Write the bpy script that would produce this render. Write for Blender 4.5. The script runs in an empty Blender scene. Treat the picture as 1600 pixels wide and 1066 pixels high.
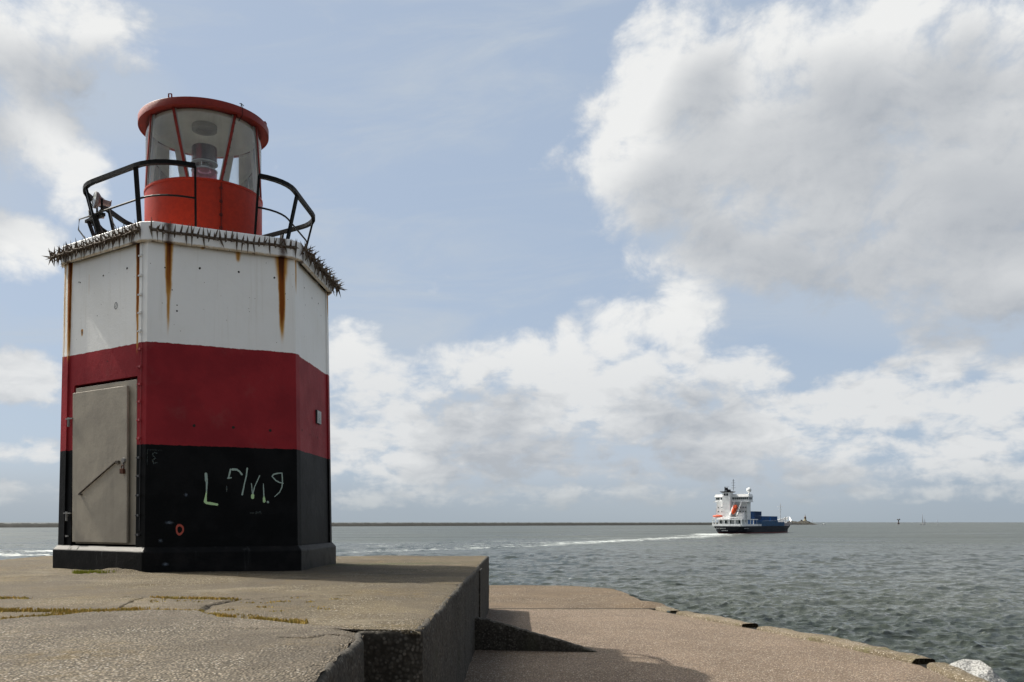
import bpy, bmesh, math, random
import numpy as np
from mathutils import Vector, Matrix
from math import sin, cos, pi, radians, atan2, sqrt, tan, atan, degrees, asin
random.seed(7); rng = np.random.default_rng(7)
S = bpy.context.scene
COL = S.collection

# ------------------------------------------------------------------ camera (origin of z is the top of the platform)
F_PX, PPX, PITCH, HORIZON, EYE = 1400.0, 722.0, 0.0088, 816.0, 0.60
cam = bpy.data.cameras.new('camera'); camo = bpy.data.objects.new('camera', cam); COL.objects.link(camo)
cam.sensor_width = 36; cam.lens = F_PX/1600*36
cam.shift_x = (800-PPX)/1600
cam.shift_y = (HORIZON-F_PX*tan(PITCH)-533)/1600
camo.location = (0, 0, EYE); camo.rotation_euler = (pi/2+PITCH, 0, 0)
cam.clip_start = 0.05; cam.clip_end = 60000
S.camera = camo
S.render.resolution_x = 1024; S.render.resolution_y = 682
S.view_settings.view_transform = 'Standard'; S.view_settings.look = 'None'
S.view_settings.gamma = 1; S.view_settings.exposure = 0.58
ZR, ZSEA = -0.94, -5.90
SUN_AZ, SUN_EL = atan2(-0.838, 0.545), radians(48.7)

# ------------------------------------------------------------------ node expression helper
class X:
    def __init__(s, nt, k): s.nt, s.k = nt, k
    def _m(s, op, *a, clamp=False):
        n = s.nt.nodes.new('ShaderNodeMath'); n.operation = op; n.use_clamp = clamp
        for i, v in enumerate(a):
            if isinstance(v, X): s.nt.links.new(v.k, n.inputs[i])
            else: n.inputs[i].default_value = v
        return X(s.nt, n.outputs[0])
    def __add__(s, o): return s._m('ADD', s, o)
    __radd__ = __add__
    def __sub__(s, o): return s._m('SUBTRACT', s, o)
    def __rsub__(s, o): return s._m('SUBTRACT', o, s)
    def __mul__(s, o): return s._m('MULTIPLY', s, o)
    __rmul__ = __mul__
    def __truediv__(s, o): return s._m('DIVIDE', s, o)
    def __pow__(s, o): return s._m('POWER', s, o)
    def max(s, o): return s._m('MAXIMUM', s, o)
    def min(s, o): return s._m('MINIMUM', s, o)
    def abs(s): return s._m('ABSOLUTE', s)
    def clamp(s): return s._m('ADD', s, 0.0, clamp=True)
    def smooth(s, a, b):
        n = s.nt.nodes.new('ShaderNodeMapRange'); n.interpolation_type = 'SMOOTHSTEP'
        s.nt.links.new(s.k, n.inputs[0]); n.inputs[1].default_value = a; n.inputs[2].default_value = b
        return X(s.nt, n.outputs[0])

def xyz(nt, vec):
    n = nt.nodes.new('ShaderNodeSeparateXYZ'); nt.links.new(vec, n.inputs[0]); return [X(nt, n.outputs[i]) for i in range(3)]
def comb(nt, *a):
    n = nt.nodes.new('ShaderNodeCombineXYZ')
    for i, v in enumerate(a):
        if isinstance(v, X): nt.links.new(v.k, n.inputs[i])
        else: n.inputs[i].default_value = v
    return n.outputs[0]
def noise(nt, vec, scale=1, detail=4, rough=.5, dist=0, color=False, lac=2.0):
    n = nt.nodes.new('ShaderNodeTexNoise')
    if vec is not None: nt.links.new(vec, n.inputs['Vector'])
    n.inputs['Scale'].default_value = scale; n.inputs['Detail'].default_value = detail
    n.inputs['Roughness'].default_value = rough; n.inputs['Distortion'].default_value = dist; n.inputs['Lacunarity'].default_value = lac
    return n.outputs['Color'] if color else X(nt, n.outputs[0])
def voronoi(nt, vec, scale, feature='F1', rnd=1.0):
    n = nt.nodes.new('ShaderNodeTexVoronoi'); n.feature = feature
    if vec is not None: nt.links.new(vec, n.inputs['Vector'])
    n.inputs['Scale'].default_value = scale; n.inputs['Randomness'].default_value = rnd
    return n
def scalev(nt, vec, s):
    n = nt.nodes.new('ShaderNodeVectorMath'); n.operation = 'MULTIPLY'; nt.links.new(vec, n.inputs[0]); n.inputs[1].default_value = s; return n.outputs[0]
def mix(nt, f, a, b, mode='MIX'):
    n = nt.nodes.new('ShaderNodeMix'); n.data_type = 'RGBA'; n.blend_type = mode
    if isinstance(f, X): nt.links.new(f.k, n.inputs[0])
    else: n.inputs[0].default_value = f
    for i, v in ((6, a), (7, b)):
        if isinstance(v, tuple): n.inputs[i].default_value = (*v, 1) if len(v) == 3 else v
        else: nt.links.new(v.k if isinstance(v, X) else v, n.inputs[i])
    return n.outputs[2]
def bump(nt, h, strength=.3, dist=.01, normal=None):
    n = nt.nodes.new('ShaderNodeBump'); nt.links.new(h.k if isinstance(h, X) else h, n.inputs['Height'])
    n.inputs['Strength'].default_value = strength; n.inputs['Distance'].default_value = dist
    if normal is not None: nt.links.new(normal, n.inputs['Normal'])
    return n.outputs[0]
def newmat(name, color=(.5, .5, .5), rough=.6, metal=0, spec=.5):
    m = bpy.data.materials.new(name); m.use_nodes = True; nt = m.node_tree
    b = nt.nodes['Principled BSDF']
    b.inputs['Base Color'].default_value = (*color, 1); b.inputs['Roughness'].default_value = rough
    b.inputs['Metallic'].default_value = metal; b.inputs['Specular IOR Level'].default_value = spec
    return m, nt, b
def setin(nt, b, name, v):
    nt.links.new(v.k if isinstance(v, X) else v, b.inputs[name])
def objco(nt):
    n = nt.nodes.new('ShaderNodeTexCoord'); return n.outputs['Object']
def worldpos(nt):
    n = nt.nodes.new('ShaderNodeNewGeometry'); return n.outputs['Position']

# ------------------------------------------------------------------ world: Nishita sky with procedural clouds placed by direction
W = bpy.data.worlds.new('World'); S.world = W; W.use_nodes = True
nt = W.node_tree; nt.nodes.clear()
out = nt.nodes.new('ShaderNodeOutputWorld'); bg = nt.nodes.new('ShaderNodeBackground')
sky = nt.nodes.new('ShaderNodeTexSky'); sky.sky_type = 'NISHITA'; sky.sun_disc = False
sky.sun_elevation = SUN_EL; sky.sun_rotation = SUN_AZ; sky.altitude = 0; sky.air_density = 1.0; sky.dust_density = 1.6; sky.ozone_density = 1.5
tc = nt.nodes.new('ShaderNodeTexCoord'); dx, dy, dz = xyz(nt, tc.outputs['Generated'])
az = dx._m('ARCTAN2', dx, dy)*(180/pi)
el = dz._m('ARCSINE', dz)*(180/pi)
def pa(x, y):   # direction (degrees) of a point of the view
    a = atan((x-722)/1400.0); return degrees(a), degrees(atan((816-y)/1400.0*cos(a)))
blobs = [  # x, y, rx, ry in view units, weight
 (1250, 190, 330, 150, 1.0), (1480, 250, 300, 190, 1.0), (1040, 120, 80, 110, .9), (1090, 60, 60, 60, .8), (1180, 330, 170, 80, .8),
 (1000, 235, 100, 80, .9), (1560, 60, 90, 80, .7), (1420, 60, 120, 90, .8), (1540, 430, 210, 85, 1.0), (1390, 435, 100, 60, .9), (1230, 390, 150, 60, .75), (1240, 120, 160, 100, .9),
 (50, 40, 170, 70, .8), (60, 110, 110, 50, .55), (50, 215, 75, 75, 1.0), (110, 275, 60, 60, .85), (20, 380, 80, 50, .8), (20, 590, 80, 42, .9), (70, 600, 60, 34, .7), (40, 705, 70, 18, .6),
 (-250, 100, 260, 200, 1.0), (-250, 450, 200, 120, .9),
 (550, 560, 62, 60, 1.0), (590, 600, 95, 58, 1.0), (700, 590, 110, 55, .9), (830, 570, 90, 50, .9), (780, 650, 190, 50, .9), (900, 600, 70, 75, 1.0),
 (960, 560, 90, 50, .8), (1050, 510, 75, 45, .75), (1110, 470, 30, 30, .6), (890, 535, 30, 35, .8), (965, 500, 60, 40, .5), (1010, 590, 120, 60, .8), (1150, 590, 75, 45, .8), (1000, 660, 170, 45, .9),
 (1240, 650, 140, 42, .8), (1360, 630, 110, 48, .8), (1500, 560, 90, 42, .9), (1580, 600, 90, 60, .9), (1480, 650, 150, 40, .8), (1300, 700, 260, 22, .5),
 (640, 740, 190, 22, .6), (1000, 730, 260, 24, .6), (1450, 735, 260, 22, .6), (560, 690, 80, 40, .6), (860, 700, 130, 30, .7), (700, 660, 120, 60, .8), (1150, 690, 160, 40, .8), (1560, 690, 120, 40, .7), (30, 770, 120, 18, .5), (800, 775, 500, 18, .5), (1450, 770, 260, 16, .5), (620, 720, 160, 34, .6), (1300, 740, 200, 26, .6), (1100, 400, 120, 50, .55), (1330, 330, 220, 130, .9), (1060, 300, 110, 60, .8), (1420, 400, 130, 80, .9), (1500, 470, 120, 40, .7), (1080, 450, 50, 35, .8),
 (1800, 350, 180, 200, 1.0), (1900, 600, 200, 60, .9)]
def soft(a, e, lim=0):
    v = None
    for (x, y, rx, ry, w) in [q for q in blobs if q[2]*q[3] > lim]:
        a0, e0 = pa(x, y); c = cos(radians(a0)); ra = rx/1400*57.3*c*c**.5; re = ry/1400*57.3*c
        q = (a-a0)*(1/ra); p = (e-e0)*(1/re)
        t = ((1.0 - (q*q+p*p))*w).max(-2.0)
        v = t if v is None else v._m('SMOOTH_MAX', v, t, .5)
    return v
def detail(a, e):
    vec = comb(nt, a*.16, e*.22, 3.1)
    n = noise(nt, vec, 1.35, 7, .60, .35)
    vo = voronoi(nt, comb(nt, a*.16, e*.20, 1.7), 3.2); vo.inputs['Detail'].default_value = 3; vo.inputs['Roughness'].default_value = .55; vo.inputs['Lacunarity'].default_value = 2.2
    vo.normalize = True
    return (n-.5)*3.3 + (.42-X(nt, vo.outputs['Distance']))*1.5
low = 1.0-el.smooth(7, 14)
fine = lambda a, e: ((noise(nt, comb(nt, a*.50, e*1.05, 2.2), 1.0, 5, .55, .3)-.5)*2.5-.02)*low
away = ((az-2).abs()).smooth(48, 75); up = el.smooth(33, 50)
n2 = noise(nt, comb(nt, az*.05, el*.11, 9.0), 1.0, 3, .5)
gen = (n2-.5)*5.0*away + away*1.15 + up*(n2-.42)*3.0
s0 = soft(az, el); s1 = soft(az-2.4, el+2.6, 6000)
f0 = s0.max(-.95)+detail(az, el)+fine(az, el)+gen
f1 = s0.max(-.95)+detail(az-.45, el+.55)+fine(az-.45, el+.55)+gen
dens = f0.smooth(-.15, .95)
edge = (f0-f1)
large = (s0.max(-.6)-s1.max(-.6))
core = s1.smooth(-.2, .9)
soft_n = noise(nt, comb(nt, az*.07, el*.13, 5.0), 1.1, 4, .5)
lit = (0.64 + edge*.24*(1.0-f0.smooth(.6, 1.8)*.85) + large*.42 - core*.30 - f0.smooth(.6, 2.8)*.10 + (soft_n-.5)*.72 + (noise(nt, comb(nt, az*.42, el*.95, 7.0), 1.0, 4, .55, .4)-.55)*1.5*low).clamp()
K = 10.0   # clouds are written as seen, the background strength divides them again
grey = (.365*K, .390*K, .425*K); white = (.80*K, .80*K, .785*K)
cloudc = mix(nt, lit, grey, white)
cloudc = mix(nt, low*.34, cloudc, (.475*K, .500*K, .53*K))
skyc = mix(nt, .70, sky.outputs[0], (.355*K, .450*K, .600*K))
# thin high veil
wisp = noise(nt, comb(nt, az*.035+el*.03, el*.16-az*.02, 1.0), 1.6, 7, .62, .6).smooth(.42, .78)
wv = ((wisp*.62+.28)*((el.smooth(2, 8)))).max(s1.smooth(-1.1, .9)*.72*(.55+n2*.9)).clamp()
skyc = mix(nt, wv, skyc, (.465*K, .52*K, .585*K))
c1 = mix(nt, dens*.92, skyc, cloudc)
hz = (1.0-el.smooth(-.5, 4.2))*.78
c2 = mix(nt, hz, c1, (.335*K, .385*K, .42*K))
# the sky behind the viewer is a duller overcast blue
back = (az.abs()).smooth(60, 125)*.38
c3 = mix(nt, back, c2, (.17*K, .20*K, .25*K))
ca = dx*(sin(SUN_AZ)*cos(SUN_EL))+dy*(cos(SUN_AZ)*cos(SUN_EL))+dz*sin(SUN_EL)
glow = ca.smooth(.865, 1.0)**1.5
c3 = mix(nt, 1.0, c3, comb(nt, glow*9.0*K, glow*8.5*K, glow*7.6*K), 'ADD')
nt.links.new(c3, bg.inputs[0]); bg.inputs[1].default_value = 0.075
nt.links.new(bg.outputs[0], out.inputs[0])

# ------------------------------------------------------------------ sun
sl = bpy.data.lights.new('sun', 'SUN'); sl.energy = 5.0; sl.angle = radians(.53); sl.color = (1, .94, .84)
so = bpy.data.objects.new('sun', sl); COL.objects.link(so)
sd = Vector((sin(SUN_AZ)*cos(SUN_EL), cos(SUN_AZ)*cos(SUN_EL), sin(SUN_EL)))
so.rotation_euler = sd.to_track_quat('Z', 'Y').to_euler()

# ------------------------------------------------------------------ object helpers
def tag(o, label=None, cat=None, group=None, kind=None):
    if label: o['label'] = label
    if cat: o['category'] = cat
    if group: o['group'] = group
    if kind: o['kind'] = kind
    return o
def empty(name, loc, rz=0, parent=None):
    o = bpy.data.objects.new(name, None); COL.objects.link(o); o.location = loc; o.rotation_euler = (0, 0, rz)
    if parent: o.parent = parent
    return o
def mesh_obj(name, verts, faces, mats, parent=None, smooth=False, midx=None, loc=None):
    me = bpy.data.meshes.new(name); me.from_pydata([tuple(v) for v in verts], [], faces); me.update()
    for m in (mats if isinstance(mats, (list, tuple)) else [mats]): me.materials.append(m)
    if midx is not None: me.polygons.foreach_set('material_index', midx)
    if smooth: me.polygons.foreach_set('use_smooth', [True]*len(me.polygons))
    o = bpy.data.objects.new(name, me); COL.objects.link(o)
    if loc is not None: o.location = loc
    if parent: o.parent = parent
    return o
class MB:
    def __init__(s): s.v = []; s.f = []; s.m = []
    def add(s, v, f, m=0):
        n = len(s.v); s.v += [Vector(p) for p in v]; s.f += [tuple(i+n for i in q) for q in f]; s.m += [m]*len(f); return s
    def box(s, c, d, rz=0, m=0, M=None, taper=1.0):
        hx, hy, hz = d[0]/2, d[1]/2, d[2]/2
        R = M if M is not None else Matrix.Rotation(rz, 3, 'Z')
        pts = []
        for z, t in ((-hz, 1), (hz, taper)):
            for x, y in ((-hx, -hy), (hx, -hy), (hx, hy), (-hx, hy)):
                pts.append(R @ Vector((x*t, y*t, z)) + Vector(c))
        return s.add(pts, [(3, 2, 1, 0), (4, 5, 6, 7), (0, 1, 5, 4), (1, 2, 6, 5), (2, 3, 7, 6), (3, 0, 4, 7)], m)
    def tube(s, pts, r, n=8, m=0, closed=False):
        P = [Vector(p) for p in pts]; N = len(P); rings = []
        rr = r if isinstance(r, (list, tuple)) else [r]*N
        up0 = Vector((0, 0, 1))
        for i, p in enumerate(P):
            a = P[(i-1) % N] if (closed or i > 0) else P[i]; b = P[(i+1) % N] if (closed or i < N-1) else P[i]
            t = (b-a).normalized(); up = up0 if abs(t.z) < .95 else Vector((0, 1, 0))
            u = t.cross(up).normalized(); w = u.cross(t).normalized()
            rings.append([p+(u*cos(2*pi*k/n)+w*sin(2*pi*k/n))*rr[i] for k in range(n)])
        v = [q for R in rings for q in R]; f = []
        for i in range(N if closed else N-1):
            j = (i+1) % N
            for k in range(n): f.append((i*n+k, i*n+(k+1) % n, j*n+(k+1) % n, j*n+k))
        if not closed: f += [tuple(range(n))[::-1], tuple((N-1)*n+k for k in range(n))]
        return s.add(v, f, m)
    def bar(s, pts, w, h, m=0, closed=False, side=None):   # rectangular section: w across, h along the up side
        P = [Vector(p) for p in pts]; N = len(P); v = []
        for i, p in enumerate(P):
            a = P[(i-1) % N] if (closed or i > 0) else P[i]; b = P[(i+1) % N] if (closed or i < N-1) else P[i]
            t = (b-a).normalized(); up = Vector(side) if side is not None else (Vector((0, 0, 1)) if abs(t.z) < .95 else Vector((0, 1, 0)))
            u = t.cross(up).normalized(); q = u.cross(t).normalized()
            v += [p+u*w/2+q*h/2, p-u*w/2+q*h/2, p-u*w/2-q*h/2, p+u*w/2-q*h/2]
        f = []
        for i in range(N if closed else N-1):
            j = (i+1) % N
            for k in range(4): f.append((i*4+k, i*4+(k+1) % 4, j*4+(k+1) % 4, j*4+k))
        if not closed: f += [(3, 2, 1, 0), tuple((N-1)*4+k for k in range(4))]
        return s.add(v, f, m)
    def cone(s, p, d, L, r, n=6, m=0):
        p = Vector(p); d = Vector(d).normalized(); up = Vector((0, 0, 1)) if abs(d.z) < .9 else Vector((1, 0, 0))
        u = d.cross(up).normalized(); w = u.cross(d)
        v = [p+(u*cos(2*pi*k/n)+w*sin(2*pi*k/n))*r for k in range(n)]+[p+d*L]
        return s.add(v, [(k, (k+1) % n, n) for k in range(n)], m)
    def lathe(s, prof, n=48, c=(0, 0, 0), m=0, a0=0, a1=2*pi, axis=None):
        full = abs(a1-a0-2*pi) < 1e-6; N = n if full else n+1; v = []; f = []
        for r, z in prof:
            for k in range(N):
                a = a0+(a1-a0)*k/n; p = Vector((r*cos(a), r*sin(a), z))
                if axis is not None: p = axis @ p
                v.append(p+Vector(c))
        for i in range(len(prof)-1):
            for k in range(N if full else n):
                k2 = (k+1) % N if full else k+1
                f.append((i*N+k, i*N+k2, (i+1)*N+k2, (i+1)*N+k))
        return s.add(v, f, m)
    def ball(s, c, r, n=10, m=0, sc=(1, 1, 1)):
        prof = [(r*cos(t), r*sin(t)) for t in [(-pi/2+pi*i/n) for i in range(n+1)]]
        i0 = len(s.v); s.lathe(prof, n*2, (0, 0, 0), m)
        for i in range(i0, len(s.v)): p = s.v[i]; s.v[i] = Vector((p.x*sc[0], p.y*sc[1], p.z*sc[2]))+Vector(c)
        return s
    def build(s, name, mats, parent=None, smooth=False, bevel=0, origin=None, fix=True):
        O = Vector(origin) if origin is not None else Vector((0, 0, 0))
        o = mesh_obj(name, [p-O for p in s.v], s.f, mats, parent, smooth, s.m, loc=O if origin is not None else None)
        if fix:
            bm = bmesh.new(); bm.from_mesh(o.data); bmesh.ops.recalc_face_normals(bm, faces=bm.faces); bm.to_mesh(o.data); bm.free()
        if smooth: o.data.set_sharp_from_angle(angle=radians(38))
        if bevel:
            md = o.modifiers.new('bevel', 'BEVEL'); md.width = bevel; md.segments = 2; md.limit_method = 'ANGLE'; md.angle_limit = radians(35)
        return o

# numpy value noise
_T = rng.random((256, 256))
def vnoise(x, y):
    xi = np.floor(x).astype(int); yi = np.floor(y).astype(int); fx = x-xi; fy = y-yi
    fx = fx*fx*(3-2*fx); fy = fy*fy*(3-2*fy)
    a = _T[xi & 255, yi & 255]; b = _T[(xi+1) & 255, yi & 255]; c = _T[xi & 255, (yi+1) & 255]; d = _T[(xi+1) & 255, (yi+1) & 255]
    return (a*(1-fx)+b*fx)*(1-fy)+(c*(1-fx)+d*fx)*fy-.5
def fbm(x, y, o=4, r=.5):
    s = 0; A = 1
    for i in range(o): s = s+A*vnoise(x*2**i+i*17.3, y*2**i+i*7.7); A *= r
    return s
def grid_mesh(name, Xg, Yg, Zg, mat, parent=None, smooth=True, attrs={}):
    R, C = Xg.shape; me = bpy.data.meshes.new(name)
    co = np.stack([Xg, Yg, Zg], -1).reshape(-1, 3).astype(np.float32)
    idx = np.arange(R*C).reshape(R, C)
    q = np.stack([idx[:-1, :-1], idx[:-1, 1:], idx[1:, 1:], idx[1:, :-1]], -1).reshape(-1, 4).astype(np.int32)
    me.vertices.add(R*C); me.vertices.foreach_set('co', co.ravel())
    me.loops.add(q.size); me.loops.foreach_set('vertex_index', q.ravel())
    me.polygons.add(len(q)); me.polygons.foreach_set('loop_start', np.arange(0, q.size, 4, dtype=np.int32))
    me.polygons.foreach_set('loop_total', np.full(len(q), 4, dtype=np.int32))
    me.update(); me.validate()
    if smooth: me.polygons.foreach_set('use_smooth', np.ones(len(q), dtype=bool))
    for k, a in attrs.items():
        at = me.attributes.new(k, 'FLOAT', 'POINT'); at.data.foreach_set('value', a.ravel().astype(np.float32))
    me.materials.append(mat)
    o = bpy.data.objects.new(name, me); COL.objects.link(o)
    if parent: o.parent = parent
    return o
def attr(nt, name):
    n = nt.nodes.new('ShaderNodeAttribute'); n.attribute_name = name; return X(nt, n.outputs['Fac'])
def dist_poly(x, y, P):
    d = np.full(x.shape, 1e9)
    for (ax, ay), (bx, by) in zip(P[:-1], P[1:]):
        L = (bx-ax)**2+(by-ay)**2; t = np.clip(((x-ax)*(bx-ax)+(y-ay)*(by-ay))/L, 0, 1)
        d = np.minimum(d, np.hypot(x-ax-t*(bx-ax), y-ay-t*(by-ay)))
    return d

# ------------------------------------------------------------------ sea
def sea():
    m, nt, b = newmat('sea_water', (.03, .045, .035), .12)
    P = worldpos(nt)
    foam = attr(nt, 'foam'); qx, qy, qz = xyz(nt, P); dd0 = (qx*qx+qy*qy)**.5
    big = noise(nt, scalev(nt, P, (.012, .02, 1)), 1, 3)
    base = mix(nt, big.smooth(.35, .65), (.031, .038, .030), (.044, .050, .039))
    gu = noise(nt, scalev(nt, P, (.012, .030, 1)), 1, 8, .72)
    base = mix(nt, gu.smooth(.38, .62), (.021, .027, .021), base); ws = noise(nt, scalev(nt, P, (.12, .07, 1)), 1, 3, .6); base = mix(nt, ws.smooth(.68, .74)*dd0.smooth(60, 200)*.22, base, (.40, .42, .41))
    # foam broken up
    fn = noise(nt, scalev(nt, P, (.55, .9, .5)), 1, 7, .66, .5)
    fn2 = noise(nt, scalev(nt, P, (.11, .10, .5)), 1, 5, .65)
    fm = (foam*.95 + (fn-.5)*1.9 + (fn2-.5)*(1.9) - .46).smooth(0, .5)
    col = mix(nt, fm, base, (.34, .365, .36))
    setin(nt, b, 'Base Color', col)
    px_, py_, pz_ = xyz(nt, P); dd_ = (px_*px_+py_*py_)**.5
    setin(nt, b, 'Roughness', (fm*.5+.10+dd_.smooth(40, 420)*(gu*.55-.03)))
    b.inputs['IOR'].default_value = 1.33
    r1 = noise(nt, scalev(nt, P, (.8, 1.9, 1)), 2.4, 5, .62, .3)
    r2 = noise(nt, scalev(nt, P, (.5, .95, 1)), .45, 5, .6, .3)
    r3 = noise(nt, scalev(nt, P, (.11, .25, 1)), .8, 3, .6, .2)
    n1 = bump(nt, r2, 1.0, .36)
    n3 = bump(nt, r3, 1.0, .55, n1)
    n2 = bump(nt, r1, 1.0, .085, n3)
    setin(nt, b, 'Normal', n2)
    cols = 1350; rows = 1150
    a = np.linspace(radians(-62), radians(80), cols)
    pyx = np.linspace(0, 1, rows)
    r = 9100.0/(3.2+(520-3.2)*(1-pyx)**1.25)     # distances 17 m .. 2800 m
    Rg, Ag = np.meshgrid(r, a, indexing='ij')
    x = Rg*np.sin(Ag); y = Rg*np.cos(Ag)
    dr = np.gradient(r)[:, None]
    z = np.zeros_like(x); dxs = np.zeros_like(x); dys = np.zeros_like(x)
    wind = radians(-22)
    for i in range(96):
        lam = 0.34*(36**(rng.random()**1.15)); k = 2*pi/lam
        th = wind+rng.normal()*.5
        amp = .0102*lam**.60*(1 if lam < 5 else (5/lam)**.7)
        ph = rng.random()*2*pi; kx, ky = k*sin(th), k*cos(th)
        # fade out what the grid cannot carry
        proj = np.abs(np.sin(Ag)*sin(th)+np.cos(Ag)*cos(th))
        fade = np.clip((lam/np.maximum(dr*np.maximum(proj, .25), 1e-3)-1.3)/1.4, 0, 1)*np.clip((lam/(Rg*.0018)-2)/2, 0, 1)
        A = amp*fade; p = kx*x+ky*y+ph
        z += A*np.cos(p); dxs -= A*.8*sin(th)*np.sin(p); dys -= A*.8*cos(th)*np.sin(p)
    gust = 1+.45*fbm(x*.02, y*.03, 3)
    z *= gust
    crest = np.clip(z-.20, 0, 1)
    # wake of the ship: centre line, two foamy edges
    C = [(143, 503), (127, 455), (92, 372), (50, 315), (14, 275), (-14, 245), (-32, 230), (-90, 190), (-160, 170)]
    Lo = [(141, 500), (114.6, 413.6), (53.3, 313.8), (20.7, 246), (-3.4, 216.7), (-24.6, 189.6), (-70, 172), (-95, 178)]
    Up = [(141, 505), (118, 455), (80, 400), (44.5, 350), (8.2, 303), (-24, 276), (-45, 262)]
    dC = dist_poly(x, y, C); dL = dist_poly(x, y, Lo); dU = dist_poly(x, y, Up)
    nx = fbm(x*.05, y*.05, 4)
    far = np.clip((y-150)/350, 0, 1)
    foam = (.56-.20*far)*np.exp(-(dL/(5.5+4*far+6*np.abs(nx)))**2)+(.44-.16*far)*np.exp(-(dU/(5.5+6*np.abs(nx)))**2)+.38*np.exp(-(dC/(27-9*far))**2)
    foam += .40*np.exp(-((x-137)**2/100+(y-490)**2/500))
    # water churned along the hull
    H = [(145, 500), (209, 605)]
    hw = [(156, 497), (174, 521), (192, 546), (210, 575), (217, 593)]
    foam += .85*np.exp(-(dist_poly(x, y, hw)/4.0)**2)
    # surf at the far breakwater
    foam += .42*np.exp(-(dist_poly(x, y, [(-900, 776), (480, 1888), (880, 2250)])/14)**2)
    foam += .8*np.exp(-(dist_poly(x, y, [(835, 2100), (870, 2100)])/9)**2)+.5*np.exp(-(dist_poly(x, y, [(780, 2250), (900, 2250)])/9)**2)
    foam += .45*np.exp(-(dist_poly(x, y, [(-120, 210), (-62, 190), (-40, 176)])/5.0)**2)
    
    
    o = grid_mesh('water', x+dxs, y+dys, z+ZSEA, m, attrs={'foam': foam})
    tag(o, kind='structure')
    o2 = MB()
    q = 30000
    # the open sea round about, a few centimetres lower than the waves
    v = [(-q, -q, 0), (q, -q, 0), (q, q, 0), (-q, q, 0)]
    o2.add([Vector(p)+Vector((0, 0, ZSEA-.30)) for p in v], [(0, 1, 2, 3)])
    w = o2.build('open_water', m); tag(w, kind='structure')
sea()

# ------------------------------------------------------------------ concrete materials
def agg_nodes(nt, P, c_lo, c_hi, c_stone, scale, patch, few=False):
    vo = voronoi(nt, P, scale); vc = xyz(nt, vo.outputs['Color']); d = X(nt, vo.outputs['Distance'])
    vo2 = voronoi(nt, P, scale*2.3); vc2 = xyz(nt, vo2.outputs['Color'])
    n1 = noise(nt, P, 1.1, 6, .62); n2 = noise(nt, P, 5.5, 6, .65); n3 = noise(nt, P, 60, 3, .7)
    base = mix(nt, n1.smooth(.36, .64), c_lo, c_hi)
    base = mix(nt, n2.smooth(.45, .75)*.45, base, patch)
    st = mix(nt, vc[1], (c_stone[0]*.40, c_stone[1]*.38, c_stone[2]*.36), c_stone)
    st = mix(nt, vc[2].smooth(.86, .9)*(.10 if few else 1.0), st, (.50, .46, .40))
    st = mix(nt, vc2[0].smooth(.90, .93)*.45, st, (.06, .055, .05))
    vb = voronoi(nt, P, scale*.42); vbc = xyz(nt, vb.outputs['Color']); bd = X(nt, vb.outputs['Distance'])
    show = vc[0].smooth(.25, .4)*(1.0-d.smooth(.25, .62))
    col = mix(nt, show*.85, base, st)
    bigs = vbc[0].smooth(.70, .74)*(1.0-bd.smooth(.22, .42))*(.1 if few else .38)
    col = mix(nt, bigs, col, mix(nt, vbc[1].smooth(.3, .7), (c_lo[0]*.45, c_lo[1]*.42, c_lo[2]*.42), (c_stone[0]*1.15, c_stone[1]*1.12, c_stone[2]*1.08)))
    col = mix(nt, d.smooth(.42, .75)*.55, col, (c_lo[0]*.35, c_lo[1]*.33, c_lo[2]*.30))
    col = mix(nt, (n3-.5).abs()*1.4, col, (c_lo[0]*.5, c_lo[1]*.5, c_lo[2]*.5))
    return col, (1.0-d)*vc[0].smooth(.1, .5)+n3*.5+n2*.6
def agg_mat(name, c_lo, c_hi, c_stone, scale, bstr, bdist, patch=(.30, .27, .22), crackattr=True, moss=None, few=False, second=None):
    m, nt, b = newmat(name, c_hi, .9, 0, .25)
    P = objco(nt)
    col, h = agg_nodes(nt, P, c_lo, c_hi, c_stone, scale, patch, few)
    if second:
        col2, h2 = agg_nodes(nt, P, *second); sa = attr(nt, 'slab'); col = mix(nt, sa, col, col2); h = h+(h2*1.5-h)*sa
    if moss:
        mz = noise(nt, P, 2.3, 5, .6).smooth(.54, .7); col = mix(nt, mz*.5, col, moss)
    if crackattr:
        big = noise(nt, P, .45, 6, .68, .5); col = mix(nt, big.smooth(.45, .58)*.6, col, (.060, .048, .034)); pale = noise(nt, scalev(nt, P, (.8, 1.4, 1)), .9, 6, .66, .4); col = mix(nt, pale.smooth(.55, .66)*.35, col, (.165, .142, .105))
        # yellowish lichen haze and rusty stains in wide patches
        li = noise(nt, P, .9, 5, .62); li2 = noise(nt, P, 11, 4, .6)
        col = mix(nt, li.smooth(.50, .68)*li2.smooth(.35, .65)*.42, col, (.13, .088, .026))
        ck = attr(nt, 'crack'); col = mix(nt, ck*.95, col, (.012, .010, .008))
        dp = attr(nt, 'damp'); col = mix(nt, dp*.85, col, (.040, .052, .012))
    setin(nt, b, 'Base Color', col)
    setin(nt, b, 'Normal', bump(nt, h, bstr, bdist))
    return m
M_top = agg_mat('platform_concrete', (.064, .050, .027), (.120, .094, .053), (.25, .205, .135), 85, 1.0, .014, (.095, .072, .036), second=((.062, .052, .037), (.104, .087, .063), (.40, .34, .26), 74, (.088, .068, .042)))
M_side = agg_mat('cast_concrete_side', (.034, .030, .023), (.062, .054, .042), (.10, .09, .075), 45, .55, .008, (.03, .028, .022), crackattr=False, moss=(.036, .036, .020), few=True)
M_road = agg_mat('road_surface', (.100, .073, .051), (.146, .107, .076), (.30, .235, .175), 62, .9, .012, (.15, .115, .092), crackattr=False)
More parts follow.
